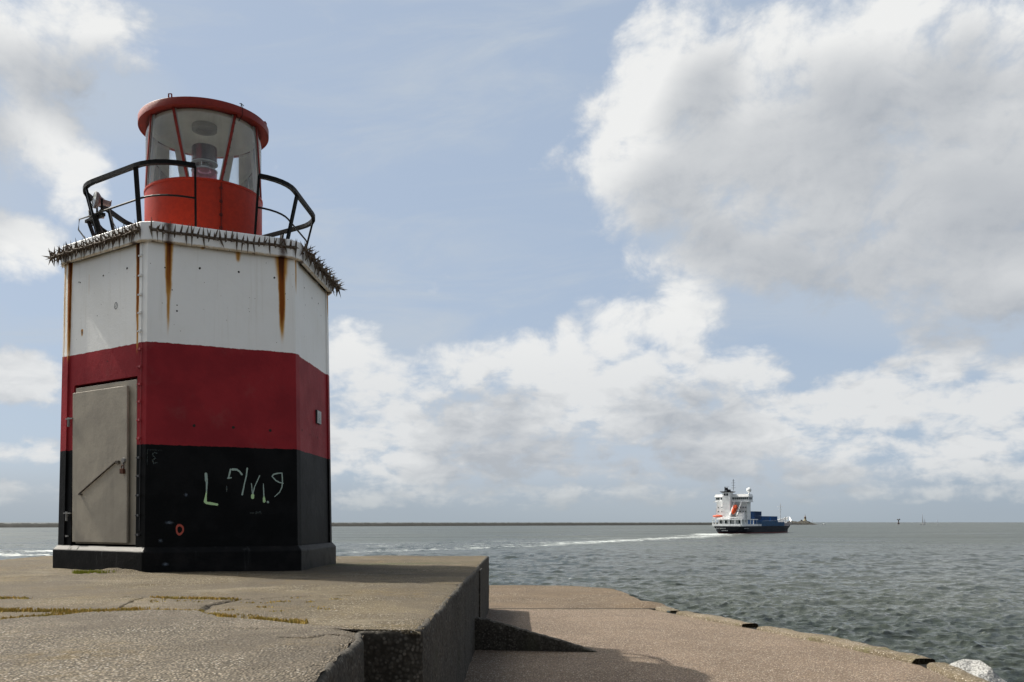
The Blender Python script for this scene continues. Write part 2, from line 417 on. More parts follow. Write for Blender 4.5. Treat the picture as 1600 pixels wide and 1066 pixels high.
M_apron = agg_mat('old_apron', (.070, .049, .029), (.118, .084, .052), (.21, .158, .105), 55, .9, .014, (.095, .068, .038), crackattr=False)
M_kerb = agg_mat('kerb_concrete', (.10, .078, .048), (.145, .118, .082), (.27, .23, .17), 60, .8, .01, (.09, .075, .038), crackattr=False, moss=(.08, .08, .025))

# ------------------------------------------------------------------ platform
def edge_x(y):
    # right-hand edge of the platform top
    e = np.where(y < 5.0, -.53+.0*y, -.22+(y-5.0)*.0645)
    return e
CR = [ [(-.50, 4.99), (-.70, 5.14), (-.88, 5.26), (-1.15, 5.44), (-1.42, 5.60), (-1.60, 5.80), (-1.76, 6.02), (-1.80, 6.4), (-1.72, 6.75)],
       [(-1.72, 6.0), (-2.1, 6.06), (-2.43, 5.96), (-2.75, 5.4), (-3.1, 4.7)],
       [(-2.43, 5.96), (-3.05, 5.95), (-4.2, 6.1)],
       [(-1.72, 6.75), (-1.35, 7.15), (-.9, 7.3)], [(-1.72, 6.75), (-2.6, 7.1), (-3.6, 6.95), (-5, 7.3)],
       [(-2.35, 6.0), (-2.5, 7.05)], [(-.56, 4.62), (-.72, 4.72), (-.80, 4.60), (-.95, 4.66)], [(-3.6, 8.6), (-2.9, 8.5), (-2.3, 8.75)], [(-6, 9.6), (-5, 9.5), (-4.3, 9.9)]]
def platform():
    for part in ('far', 'near'):
        if part == 'near': ys = np.linspace(1.2, 4.995, 420)
        else: ys = np.concatenate([4.995+np.cumsum(np.linspace(.008, .05, 330))-.008, [15.95]]); ys = ys[ys <= 15.95]
        if part == 'far': ys[0] = 4.995; ys[-1] = 15.90
        u = np.linspace(0, 1, 520)**.72
        Yg = np.repeat(ys[:, None], len(u), 1)
        xl = -7.45 if part == 'far' else -5.5
        ex = edge_x(Yg) if part == 'far' else np.full_like(Yg, -.53)
        ex = ex+.012*fbm(Yg*6, Yg*0+2, 3)
        Xg = xl+(ex-.02-xl)*u[None, :]
        z = .030*fbm(Xg*.55, Yg*.55, 4)+.006*fbm(Xg*6, Yg*6, 3)
        jx = Xg+.03*fbm(Xg*5, Yg*5, 4)+.012*fbm(Xg*30, Yg*30, 2); jy = Yg+.03*fbm(Xg*5+9, Yg*5, 4)+.012*fbm(Xg*30+3, Yg*30, 2)
        ck = np.zeros_like(z); near = np.zeros_like(z)
        for i, P in enumerate(CR):
            d = dist_poly(jx, jy, P); wdt = (.020, .012, .012, .009, .008, .007, .012, .007, .010)[i]*(1+.8*vnoise(Xg*3, Yg*3))
            ck = np.maximum(ck, np.exp(-(d/wdt)**2)); near = np.maximum(near, np.exp(-(d/.09)**2))
        gap = vnoise(Xg*2.2+4, Yg*2.2) > -.28
        ck = ck*gap
        z -= .030*ck+.004*near*fbm(Xg*12, Yg*12, 3)
        # worn rim along the edge
        de = ex-Xg
        z -= .016*np.exp(-(de/.05)**2)*(1+1.6*fbm(Xg*9, Yg*9, 3))
        # hollow by the lighthouse and crumbled corner
        z += .075*np.exp(-(((Xg+4.05)/.26)**2+((Yg-10.47)/.12)**2))*(1+.6*fbm(Xg*6, Yg*6, 3))
        z -= .025*np.exp(-(((Xg+.58)/.09)**2+((Yg-4.93)/.14)**2))*(1 if part == 'near' else .5)
        # far left rim slopes away
        damp = np.clip(np.exp(-(((Xg+1.6)/1.3)**2+((Yg-12.95)/.35)**2))*1.1+.0, 0, 1)*np.clip(.5+fbm(Xg*3, Yg*3, 3), 0, 1)
        yc = np.interp(-jx, [.5, .88, 1.42, 1.76, 2.1, 2.43, 2.75, 3.1, 3.4, 4.0, 6], [4.99, 5.26, 5.6, 6.02, 6.06, 5.96, 5.4, 4.7, 4.0, 2.5, 1])
        slab = np.clip((yc-jy)/.03+.5, 0, 1)
        z += .010*slab*np.clip((yc-jy)/.05, 0, 1)
        o = grid_mesh('platform_'+('top' if part == 'far' else 'slab'), Xg, Yg, z, M_top, attrs={'crack': ck, 'damp': damp, 'slab': slab})
        tag(o, kind='structure'); o.name = 'platform' if part == 'far' else 'platform_slab'
        # the coarse near slab reaches over the crack line
    # coarse pebbly slab skin: from the jog crack to the frame's foot, laid on the platform
    P = [(-.53, 1.2), (-.53, 2.4), (-.54, 3.6), (-.50, 4.6), (-.55, 4.97), (-.30, 5.00), (-.22, 5.06), (-.16, 6), (.04, 9), (.23, 12), (.478, 15.9), (-2, 15.92), (-5, 15.95), (-7.45, 15.95), (-7.45, 12), (-7.45, 1.2)]
    pts = []
    for (ax, ay), (bx, by) in zip(P[:-1], P[1:]):
        L = sqrt((bx-ax)**2+(by-ay)**2); st = .02 if ay < 8 and ax > -1 else .06
        n = max(2, int(L/st)); pts += [(ax+(bx-ax)*i/n, ay+(by-ay)*i/n) for i in range(n)]
    pts.append(P[-1]); pts = np.array(pts)
    t = np.gradient(pts, axis=0)
    t = np.stack([np.convolve(np.pad(t[:, i], 4, 'edge'), np.ones(9)/9, 'valid') for i in (0, 1)], 1)
    t /= np.linalg.norm(t, axis=1)[:, None]; nrm = np.stack([t[:, 1], -t[:, 0]], 1)   # outward (right of travel)
    s = np.cumsum(np.r_[0, np.linalg.norm(np.diff(pts, axis=0), axis=1)])
    prof = [(-.045, -.012), (-.030, -.004), (-.018, -.006), (-.008, -.014), (-.001, -.026), (0, -.045)]+[(0, z) for z in np.linspace(-.07, -1.0, 50)]
    off = np.array([p[0] for p in prof])[None, :]; zz = np.array([p[1] for p in prof])[None, :]
    Sg = np.repeat(s[:, None], len(prof), 1); Zg = np.repeat(zz, len(s), 0)
    rough = .011*fbm(Sg*5, Zg*5, 4)+.006*fbm(Sg*28, Zg*28, 3)
    seam = np.zeros_like(Sg)
    rim = np.exp(-((Zg+.02)/.05)**2)
    disp = off+rough-.025*rim*np.clip(fbm(Sg*7, Sg*0, 3)+.1, 0, 1)
    base = .03*fbm(Sg*.4, Zg*.4, 2)
    Xw = pts[:, 0][:, None]+nrm[:, 0][:, None]*(disp)+0*base
    Yw = pts[:, 1][:, None]+nrm[:, 1][:, None]*(disp)
    Zw = Zg+.008*rim*fbm(Sg*9, Sg*0+4, 3)+.030*fbm(Xw*.55, Yw*.55, 4)*np.clip(1+Zg/.3, 0, 1)
    ii = np.argsort(s)
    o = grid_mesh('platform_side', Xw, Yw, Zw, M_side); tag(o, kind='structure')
    # pilaster strip of the wall near the far end
    b = MB()
    b.box((.215+.02, 12.1, -.50), (.05, .55, .93), rz=-.064)
    o = b.build('platform_pier', M_side, bevel=.01); tag(o, kind='structure')
platform()

# ------------------------------------------------------------------ road, apron, kerb, bank
def ngon_grid(name, poly, z, mat, step=.1, amp=.008):
    v = [(x, y, z) for x, y in poly]
    o = mesh_obj(name, v, [tuple(range(len(v)))], mat)
    bm = bmesh.new(); bm.from_mesh(o.data)
    bmesh.ops.recalc_face_normals(bm, faces=bm.faces)
    if bm.faces[:][0].normal.z < 0: bmesh.ops.reverse_faces(bm, faces=bm.faces)
    bm.to_mesh(o.data); bm.free(); tag(o, kind='structure'); return o
kx = [(3.6, -8), (4.0, 4), (4.38, 6.6), (4.77, 8.64), (4.92, 9.64), (4.60, 11.4), (4.17, 13.0), (3.50, 15.2), (3.30, 15.92)]
ngon_grid('road', [(-11, -8)]+kx+[(.3, 15.90), (-11, 15.90)], ZR, M_road)
# apron beyond the road: uneven old slab
ys = np.linspace(15.93, 21.6, 120); us = np.linspace(0, 1, 140)
Yg = np.repeat(ys[:, None], 140, 1)
right = np.interp(ys, [15.9, 16.8, 17.0, 17.3, 19, 20.6, 21.3, 21.6], [3.72, 3.62, 3.45, 3.50, 3.55, 3.45, 2.9, 2.3])+.06*fbm(ys*2.5, ys*0, 4)
Xg = -8+(right[:, None]+8)*us[None, :]
Zg = ZR-.012+.02*fbm(Xg*.9, Yg*.9, 4)+.03*np.clip((Yg-17)/4, 0, 1)+.09*np.exp(-(((Xg-3.3)/.45)**2+((Yg-16.5)/.5)**2))
Zg -= .25*np.clip((us[None, :]-.985)/.015, 0, 1)*0
grid_mesh('apron', Xg, Yg, Zg, M_apron); tag(bpy.data.objects['apron'], kind='structure')
# thin joint between road and apron
jb = MB(); jb.box((-2.2, 15.915, ZR+.0), (11.8, .03, .016)); tag(jb.build('road_joint', newmat('joint', (.05, .045, .035), .9)[0]), kind='structure')
def kerb_seg(P, w, h):
    pts = []
    for (ax, ay), (bx, by) in zip(P[:-1], P[1:]):
        L = sqrt((bx-ax)**2+(by-ay)**2); n = max(2, int(L/.04)); pts += [(ax+(bx-ax)*i/n, ay+(by-ay)*i/n) for i in range(n)]
    pts.append(P[-1]); pts = np.array(pts); t = np.gradient(pts, axis=0); t /= np.linalg.norm(t, axis=1)[:, None]; nr = np.stack([t[:, 1], -t[:, 0]], 1)
    s = np.cumsum(np.r_[0, np.linalg.norm(np.diff(pts, axis=0), axis=1)])
    prof = [(0, -.05), (.0, h*.5), (.02, h*.85), (.05, h), (w*.5, h*1.05), (w-.04, h), (w, h*.7), (w+.03, -.05), (w+.10, -.35)]
    o = np.array([p[0] for p in prof])[None]; zz = np.array([p[1] for p in prof])[None]
    Sg = np.repeat(s[:, None], len(prof), 1); Og = np.repeat(o, len(s), 0)
    Og = Og+.03*fbm(Sg*3+P[0][1], Og*8, 4); Zg = zz+.022*fbm(Sg*4+P[0][1], Og*9+3, 4)-.03*np.clip(fbm(Sg*1.3, Og*2, 2), 0, 1)
    return pts[:, 0][:, None]+nr[:, 0][:, None]*Og, pts[:, 1][:, None]+nr[:, 1][:, None]*Og, ZR+Zg
segs = [([(3.44, 15.95), (3.50, 15.30)], .25, .035), ([(3.57, 15.0), (4.10, 13.16)], .27, .05), ([(4.21, 12.84), (4.60, 11.4), (4.90, 9.78)], .28, .055), ([(4.91, 9.5), (4.77, 8.64), (4.38, 6.6), (4.0, 4), (3.6, -8)], .23, .055)]
for P, w, h in segs:
    P = P[::-1]
    x, y, z = kerb_seg(P, w, h)
    o = grid_mesh('kerb', x, y, z, M_kerb); tag(o, kind='structure')
# drain gaps between the kerb pieces: boxes painted near black for the shade inside
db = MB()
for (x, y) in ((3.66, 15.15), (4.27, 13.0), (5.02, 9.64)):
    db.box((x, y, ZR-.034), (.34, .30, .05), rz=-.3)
tag(db.build('kerb_gap', newmat('gap_shade_paint', (.008, .008, .007), .9, 0, .1)[0]), kind='structure')
# riprap bank down to the water
M_bank = agg_mat('bank_stone', (.10, .09, .07), (.18, .16, .13), (.3, .28, .24), 8, .9, .05, crackattr=False)
bx = np.array([(3.95, -10), (4.35, 4), (5.10, 8.64), (5.23, 9.64), (4.90, 11.4), (4.47, 13.0), (3.84, 15.2), (3.75, 17), (3.6, 20.6), (2.4, 21.7), (-8, 21.7)])
rows = []
for k in range(26):
    o = k/25*9.0
    rows.append(np.stack([bx[:, 0]+o*np.array([1, 1, 1, 1, 1, 1, .95, .9, .8, .45, 0]), bx[:, 1]+o*np.array([0, 0, .15, .2, .25, .3, .35, .4, .6, .9, 1])], 1))
rows = np.array(rows); ui = np.linspace(0, len(bx)-1, 220)
Xg = np.array([np.interp(ui, range(len(bx)), r[:, 0]) for r in rows]); Yg = np.array([np.interp(ui, range(len(bx)), r[:, 1]) for r in rows])
kk = np.linspace(0, 1, 26)[:, None]
Zg = ZR-.12-kk*6.2+.35*fbm(Xg*1.3, Yg*1.3, 3)*np.clip(kk*6, 0, 1)-.3*np.clip(kk*10, 0, 1)
o = grid_mesh('embankment', Xg, Yg, Zg, M_bank, smooth=False); tag(o, kind='structure')

# wedge-shaped concrete upstand leaning against the platform wall
def wedge():
    n = 40; T = np.linspace(0, 1, n); v = []; f = []
    x0, y0, x1, y1 = .15, 10.82, 1.60, 10.62
    for t in T:
        x = x0+(x1-x0)*t; y = y0+(y1-y0)*t
        h = .40*(1-t)**.92 if t > .13 else .385-.02*(t/.13)
        h = max(h, .0)+.006*random.uniform(-1, 1)+.004
        w = .13
        for (oy, z) in ((0, -.02), (-.01, h*.6), (0, h-.012), (.02, h), (w-.02, h), (w, h-.015), (w+.02, h*.5), (w+.03, -.02)):
            v.append((x+.008*random.uniform(-1, 1), y+oy+.010*random.uniform(-1, 1), ZR+z))
    for i in range(n-1):
        for k in range(7): f.append((i*8+k, i*8+k+1, (i+1)*8+k+1, (i+1)*8+k))
    f += [tuple(range(8)), tuple((n-1)*8+k for k in range(8))[::-1]]
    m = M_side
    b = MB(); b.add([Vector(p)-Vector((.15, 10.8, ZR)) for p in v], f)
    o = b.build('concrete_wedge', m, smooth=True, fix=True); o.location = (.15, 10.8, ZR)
    tag(o, 'low dark concrete wedge sloping down from the platform wall to the road', 'wedge')
wedge()
def rock(name, c, r, sc, seed, mat, label, cat='boulder', sub=4, group=None):
    bm = bmesh.new(); bmesh.ops.create_icosphere(bm, subdivisions=sub, radius=r)
    R = random.Random(seed); pl = [(Vector((R.uniform(-1, 1), R.uniform(-1, 1), R.uniform(-.6, 1))).normalized(), R.uniform(.55, .85)) for _ in range(14)]
    from mathutils import noise as N
    for v in bm.verts:
        p = v.co/r
        for n_, d in pl:
            e = p.dot(n_)-d
            if e > 0: p = p-n_*e*.92
        p = p*(1+.09*N.fractal(p*2.5+Vector((seed, 0, 0)), 1, 2, 4)+.03*N.noise(p*14))
        v.co = Vector((p.x*sc[0], p.y*sc[1], p.z*sc[2]))*r
    me = bpy.data.meshes.new(name); bm.to_mesh(me); bm.free(); me.materials.append(mat)
    o = bpy.data.objects.new(name, me); COL.objects.link(o); o.location = c
    if label: tag(o, label, cat, group)
    return o
mg, ntg, bgm = newmat('pale_granite', (.4, .4, .39), .8, 0, .3)
Pg = objco(ntg); g1 = noise(ntg, Pg, 55, 4, .7); g2 = noise(ntg, Pg, 7, 5, .6); g3 = voronoi(ntg, Pg, 90)
cg = mix(ntg, g1.smooth(.42, .56), (.15, .15, .145), (.37, .37, .355)); cg = mix(ntg, g2.smooth(.52, .72)*.5, cg, (.16, .15, .135))
setin(ntg, bgm, 'Base Color', cg); setin(ntg, bgm, 'Normal', bump(ntg, g1*.5+g2, 1.0, .03))
rock('boulder', (5.42, 9.45, -1.17), .42, (1.0, .9, .75), 3, mg, 'pale speckled granite boulder lying just outside the kerb at the water side')

# ------------------------------------------------------------------ moss in the joints
def moss():
    m, nt, b = newmat('yellow_moss', (.2, .15, .03), .95, 0, .1)
    P = objco(nt); n = noise(nt, P, 9, 4, .6); n2 = noise(nt, P, 120, 2)
    gz = noise(nt, P, .8, 2)
    c = mix(nt, n.smooth(.35, .65), (.32, .205, .042), (.30, .24, .065)); c = mix(nt, n2.smooth(.3, .7)*.6, c, (.13, .095, .035))
    setin(nt, b, 'Base Color', c)
    mgr = newmat('green_moss', (.19, .20, .025), .95, 0, .1)[0]
    mb = MB()
    def tuft(x, y, n, sp, h, mi=0):
        for _ in range(n):
            px_, py_ = random.gauss(x, sp), random.gauss(y, sp*.8)
            r = random.uniform(.005, .013); hh = h*random.uniform(.6, 1.7); z = .030*float(fbm(np.array([px_*.55]), np.array([py_*.55]), 4)[0])
            a = random.uniform(0, pi)
            mb.add([(px_+r*cos(a+k*2.094), py_+r*sin(a+k*2.094), z-.006) for k in range(3)]+[(px_+random.uniform(-.01, .01), py_+random.uniform(-.01, .01), z+hh)], [(0, 1, 3), (1, 2, 3), (2, 0, 3)], mi)
    def strip(P, per, sp, h, prob=1.0):
        for (ax, ay), (bx, by) in zip(P[:-1], P[1:]):
            L = sqrt((bx-ax)**2+(by-ay)**2); n = int(L/.02)
            for i in range(n):
                t = i/n; xx = ax+(bx-ax)*t; yy = ay+(by-ay)*t
                if float(vnoise(np.array([xx*4+3]), np.array([yy*4]))[0])+.5 < prob: tuft(xx, yy, per, sp, h)
    strip([(-4.2, 6.1), (-3.05, 5.95), (-2.43, 5.98), (-2.15, 6.08)], 14, .036, .016, .56)
    strip([(-3.1, 4.75), (-2.75, 5.4), (-2.5, 5.85), (-2.2, 6.04)], 14, .030, .016, .66)
    strip([(-2.2, 6.08), (-1.72, 6.02)], 7, .018, .010, .35)
    strip([(-1.66, 5.84), (-1.38, 5.62), (-1.1, 5.44)], 12, .022, .014, .38)
    strip([(-1.04, 5.42), (-.94, 5.34)], 22, .022, .016, .9)
    strip([(-2.6, 7.05), (-2.1, 6.95), (-1.7, 6.8)], 10, .03, .014, .45)
    strip([(-3.9, 7.1), (-3.4, 7.0)], 10, .03, .012, .4)
    strip([(-4.9, 7.3), (-4.1, 7.2)], 10, .03, .012, .5)
    for k in range(26): tuft(random.uniform(-2.3, -.9), random.uniform(5.2, 7.2), 14, .03, .008)
    for k in range(16): tuft(random.uniform(-1.9, -.8), random.uniform(3.9, 5.1), 10, .03, .006)
    for k in range(14): tuft(-4.22+random.gauss(0, .10), 10.40+random.gauss(0, .05), 50, .03, .03, 1)
    o = mb.build('moss', [m, mgr], fix=False); tag(o, 'yellow and green moss growing along the cracks of the platform', 'moss', kind='stuff')
moss()
# ------------------------------------------------------------------ LIGHTHOUSE
CX, CY, RB, ROT = -3.59, 12.44, 1.846, radians(204.8)
LH = empty('lighthouse', (CX, CY, 0))
tag(LH, 'small six-sided white red and black harbour light with red lantern room', 'lighthouse')
def hv(k, z, r=None, extra=0):
    r = (RB*(1-.0095*z) if r is None else r)+extra
    return Vector((r*cos(ROT+k*pi/3), r*sin(ROT+k*pi/3), z))
def fp(k, t, z, o=0):     # point on wall side k at fraction t, height z, o metres proud (local to the lighthouse)
    a, b = hv(k, z), hv(k+1, z); n = Vector((cos(ROT+(k+.5)*pi/3), sin(ROT+(k+.5)*pi/3), 0))
    return a.lerp(b, t)+n*o
SIDE = RB
def fmatrix(k):
    n = Vector((cos(ROT+(k+.5)*pi/3), sin(ROT+(k+.5)*pi/3), 0)); t = (hv(k+1, 0)-hv(k, 0)).normalized()
    return Matrix((t, n, Vector((0, 0, 1)))).transposed()      # columns: along, out, up
def fbox(mb, k, t, z, d, o=0, m=0, rot=0):   # box centred on the wall side; d = (along, out, up)
    M = fmatrix(k) @ Matrix.Rotation(rot, 3, 'Y') if rot else fmatrix(k)
    mb.box(fp(k, t, z, o), d, M=M, m=m)

STREAK = [ # side, t, ztop, length, width, strength
 (0, .075, 4.02, 1.6, .026, 1.0), (0, .885, 4.02, 1.35, .030, 1.15), (0, .885, 3.6, 1.7, .020, .6), (1, .135, 4.02, .95, .038, .9), (1, .135, 3.6, .9, .022, .5),
 (1, .905, 4.02, 1.30, .038, 1.2), (1, .905, 4.0, .5, .07, .7), (0, .02, 4.0, 1.9, .02, .4), (0, .31, 3.75, .4, .02, .15), (1, .60, 3.95, .15, .03, .5),
 (1, .355, 4.0, .08, .03, .6), (2, .02, 4.0, .6, .03, .5), (2, .97, 4.0, .5, .05, .6), (5, .1, 4.0, 1.2, .03, .9), (5, .9, 4.0, 1.2, .03, .9), (3, .1, 4.0, 1.2, .03, .9), (3, .9, 4, 1.1, .03, .9), (1, .12, 2.80, .05, .05, .0), (0, .235, 3.06, .10, .02, .7)]
def paint_mat():
    m, nt, b = newmat('banded_paint', (.8, .8, .8), .45, 0, .07)
    uv = nt.nodes.new('ShaderNodeUVMap'); u, v, _ = xyz(nt, uv.outputs[0])
    P = objco(nt)
    wob = noise(nt, P, 22, 3, .6); wob2 = noise(nt, P, 3, 5, .6); fine = noise(nt, P, 90, 3, .6)
    vv = v+(wob-.5)*.022+(wob2-.5)*.02
    n1 = noise(nt, P, 1.6, 6, .6)
    white = mix(nt, n1.smooth(.4, .7)*.35, (.83, .835, .815), (.74, .735, .69))
    vst = noise(nt, comb(nt, u*14.0, v*.7, 0.0), 1, 4, .6)
    white = mix(nt, vst.smooth(.52, .75)*.22, white, (.52, .49, .41))
    red = mix(nt, n1.smooth(.35, .65), (.280, .024, .030), (.215, .019, .025)); red = mix(nt, wob2.smooth(.55, .75)*.40, red, (.22, .060, .058))
    black = mix(nt, wob2.smooth(.4, .65), (.0035, .0038, .004), (.007, .0072, .0075)); black = mix(nt, fine.smooth(.67, .74)*.2, black, (.03, .03, .03))
    c = mix(nt, vv.smooth(1.522, 1.530), black, red); c = mix(nt, vv.smooth(2.751, 2.759), c, white)
    # small chips
    ch = voronoi(nt, P, 16); cd = X(nt, ch.outputs['Distance']); cc = xyz(nt, ch.outputs['Color'])
    chip = (1.0-cd.smooth(.06, .10))*cc[0].smooth(.80, .82)*v.smooth(2.7, 2.9)
    c = mix(nt, chip*.8, c, (.12, .08, .05))
    # yellowed dirt under the cornice
    band = (v.smooth(3.90, 3.965))*wob2.smooth(.3, .6)
    c = mix(nt, band*.5, c, (.40, .27, .12))
    ru = None
    sn = noise(nt, comb(nt, u*40.0, v*1.6, 0.0), 1, 5, .65)
    for (k, t, zt, L, w, s) in STREAK:
        u0 = k*4+t*SIDE
        frac = ((v-(zt-L))*(1/L)).clamp()
        d = ((u-u0+(wob2-.5)*.03)*(1/(w*1.02))).abs()
        mk = (1.0-d*(.80-(frac*.35))).smooth(0, .95)*frac.smooth(0, .55)*v.smooth(zt+.02, zt)*(.45+sn*1.1)*s
        ru = mk if ru is None else ru.max(mk)
    rc = mix(nt, ru.smooth(.22, .95), (.56, .31, .08), (.22, .062, .012))
    rc = mix(nt, (ru*v.smooth(3.2, 3.98)).smooth(.5, 1.1), rc, (.075, .026, .012))
    c = mix(nt, ru.smooth(.04, .50)*v.smooth(2.60, 2.8), c, rc)
    setin(nt, b, 'Base Color', c)
    setin(nt, b, 'Roughness', (.42+n1*.25+ru*.3))
    setin(nt, b, 'Normal', bump(nt, wob*.6+fine*.35+wob2*1.2, .35, .012))
    return m
M_paint = paint_mat()
def rustmat(name, a, b_, rough=.85, spec=.2):
    m, nt, b = newmat(name, a, rough, 0, spec); P = objco(nt); n = noise(nt, P, 18, 5, .65); n2 = noise(nt, P, 90, 3, .6)
    c = mix(nt, n.smooth(.38, .62), a, b_); c = mix(nt, n2.smooth(.5, .8)*.5, c, (a[0]*.4, a[1]*.4, a[2]*.4)); setin(nt, b, 'Base Color', c); setin(nt, b, 'Normal', bump(nt, n+n2*.4, .5, .004)); return m
M_rust = rustmat('dark_rust', (.055, .028, .016), (.11, .05, .022))
M_spike = rustmat('weathered_spike_steel', (.135, .115, .092), (.085, .058, .042))
M_blackm = rustmat('black_railing_paint', (.005, .0055, .0055), (.010, .009, .009), .5, .07)
M_bronze = rustmat('red_lantern_paint', (.215, .022, .014), (.175, .019, .013), .48, .15)
M_redor = rustmat('orange_red_drum_paint', (.34, .024, .008), (.28, .021, .008), .44, .15)
M_grey = rustmat('bare_metal', (.26, .26, .25), (.18, .17, .16), .5)
M_hole = newmat('hole', (.015, .012, .01), .9)[0]
M_redfr = newmat('dark_red_edge', (.17, .012, .016), .5)[0]

def walls():
    zs = [.0, .29, .9, 1.526, 2.2, 2.755, 3.4, 3.965]
    me_v = []; me_f = []; uvs = []; mi = []
    def quad(pts, uv, m=0):
        n = len(me_v); me_v.extend(pts); me_f.append((n, n+1, n+2, n+3)); uvs.extend(uv); mi.append(m)
    def panel(k, t0, t1, z0, z1, o0=0, o1=0):
        quad([fp(k, t0, z0, o0), fp(k, t1, z0, o1), fp(k, t1, z1, o1), fp(k, t0, z1, o0)], [(k*4+t0*SIDE, z0), (k*4+t1*SIDE, z0), (k*4+t1*SIDE, z1), (k*4+t0*SIDE, z1)])
    st = {0: (.082, .918), 2: (.075, .925), 4: (.08, .92)}
    for k in range(6):
        if k in st:
            a, b = st[k]; hole = (.15, .893, 2.36) if k == 0 else None
            for i in range(len(zs)-1):
                z0, z1 = zs[i], zs[i+1]
                panel(k, 0, a, z0, z1, 0, .010); panel(k, b, 1, z0, z1, .010, 0)
                # little returns of the strips
                quad([fp(k, a, z0, .010), fp(k, a, z0, -.012), fp(k, a, z1, -.012), fp(k, a, z1, .010)], [(k*4+a*SIDE, z0)]*2+[(k*4+a*SIDE, z1)]*2)
                quad([fp(k, b, z0, -.012), fp(k, b, z0, .010), fp(k, b, z1, .010), fp(k, b, z1, -.012)], [(k*4+b*SIDE, z0)]*2+[(k*4+b*SIDE, z1)]*2)
                if hole and z0 < hole[2]:
                    zt = min(z1, hole[2])
                    if z0 < .29: panel(k, a, b, z0, z1, -.012, -.012)
                    else:
                        panel(k, a, hole[0], z0, zt, -.012, -.012); panel(k, hole[1], b, z0, zt, -.012, -.012)
                        if z1 > hole[2]: panel(k, a, b, hole[2], z1, -.012, -.012)
                else: panel(k, a, b, z0, z1, -.012, -.012)
            if hole:
                h0, h1, hz = hole; D = -.10
                for z0, z1 in ((.29, 1.526), (1.526, hz)):
                    quad([fp(k, h0, z0, -.012), fp(k, h0, z0, D), fp(k, h0, z1, D), fp(k, h0, z1, -.012)], [(k*4+h0*SIDE, z0)]*2+[(k*4+h0*SIDE, z1)]*2)
                    quad([fp(k, h1, z0, D), fp(k, h1, z0, -.012), fp(k, h1, z1, -.012), fp(k, h1, z1, D)], [(k*4+h1*SIDE, z0)]*2+[(k*4+h1*SIDE, z1)]*2)
                quad([fp(k, h0, hz, D), fp(k, h1, hz, D), fp(k, h1, hz, -.012), fp(k, h0, hz, -.012)], [(0, hz)]*4)
        else:
            for i in range(len(zs)-1): panel(k, 0, 1, zs[i], zs[i+1])
    # bullet-sized holes and chips
    def disc(k, t, z, r, o=.0025):
        n = len(me_v); M = fmatrix(k); c = fp(k, t, z, o)
        pts = [c+M @ Vector((r*cos(a)*random.uniform(.75, 1.1), 0, r*sin(a)*random.uniform(.75, 1.1))) for a in [i*pi/4 for i in range(8)]]
        me_v.extend(pts); me_f.append(tuple(n+i for i in range(8))); uvs.extend([(0, 0)]*8); mi.append(1)
    for k, t, z, r in [(1, .338, 3.70, .015), (1, .602, 3.71, .014), (1, .852, 3.69, .014), (1, .11, 3.66, .010), (1, .19, 3.15, .012), (1, .19, 3.22, .008), (1, .158, 3.40, .008), (1, .305, 1.77, .022), (1, .562, 1.77, .020), (1, .815, 1.75, .020), (1, .93, 3.5, .007), (1, .92, 3.3, .007),
                       (0, .761, 3.70, .017), (0, .484, 3.69, .014), (0, .185, 3.69, .010), (0, .201, 3.68, .011), (0, .236, 3.03, .012), (0, .55, 2.6, .008), (0, .42, 3.2, .006), (2, .166, 1.80, .016), (2, .379, 1.78, .013), (2, .606, 1.78, .013), (2, .273, 3.72, .013), (2, .495, 3.68, .014), (2, .692, 3.69, .013), (2, .77, 3.55, .010), (2, .3, 3.5, .008)]:
        disc(k, t, z, r, .0025 if (k in (1,)) else -.009)
    me = bpy.data.meshes.new('wall'); me.from_pydata([tuple(p) for p in me_v], [], me_f)
    l = me.uv_layers.new(name='UVMap'); l.data.foreach_set('uv', [c for p in uvs for c in p])
    me.materials.append(M_paint); me.materials.append(M_hole); me.polygons.foreach_set('material_index', mi)
    o = bpy.data.objects.new('wall', me); COL.objects.link(o); o.parent = LH
walls()

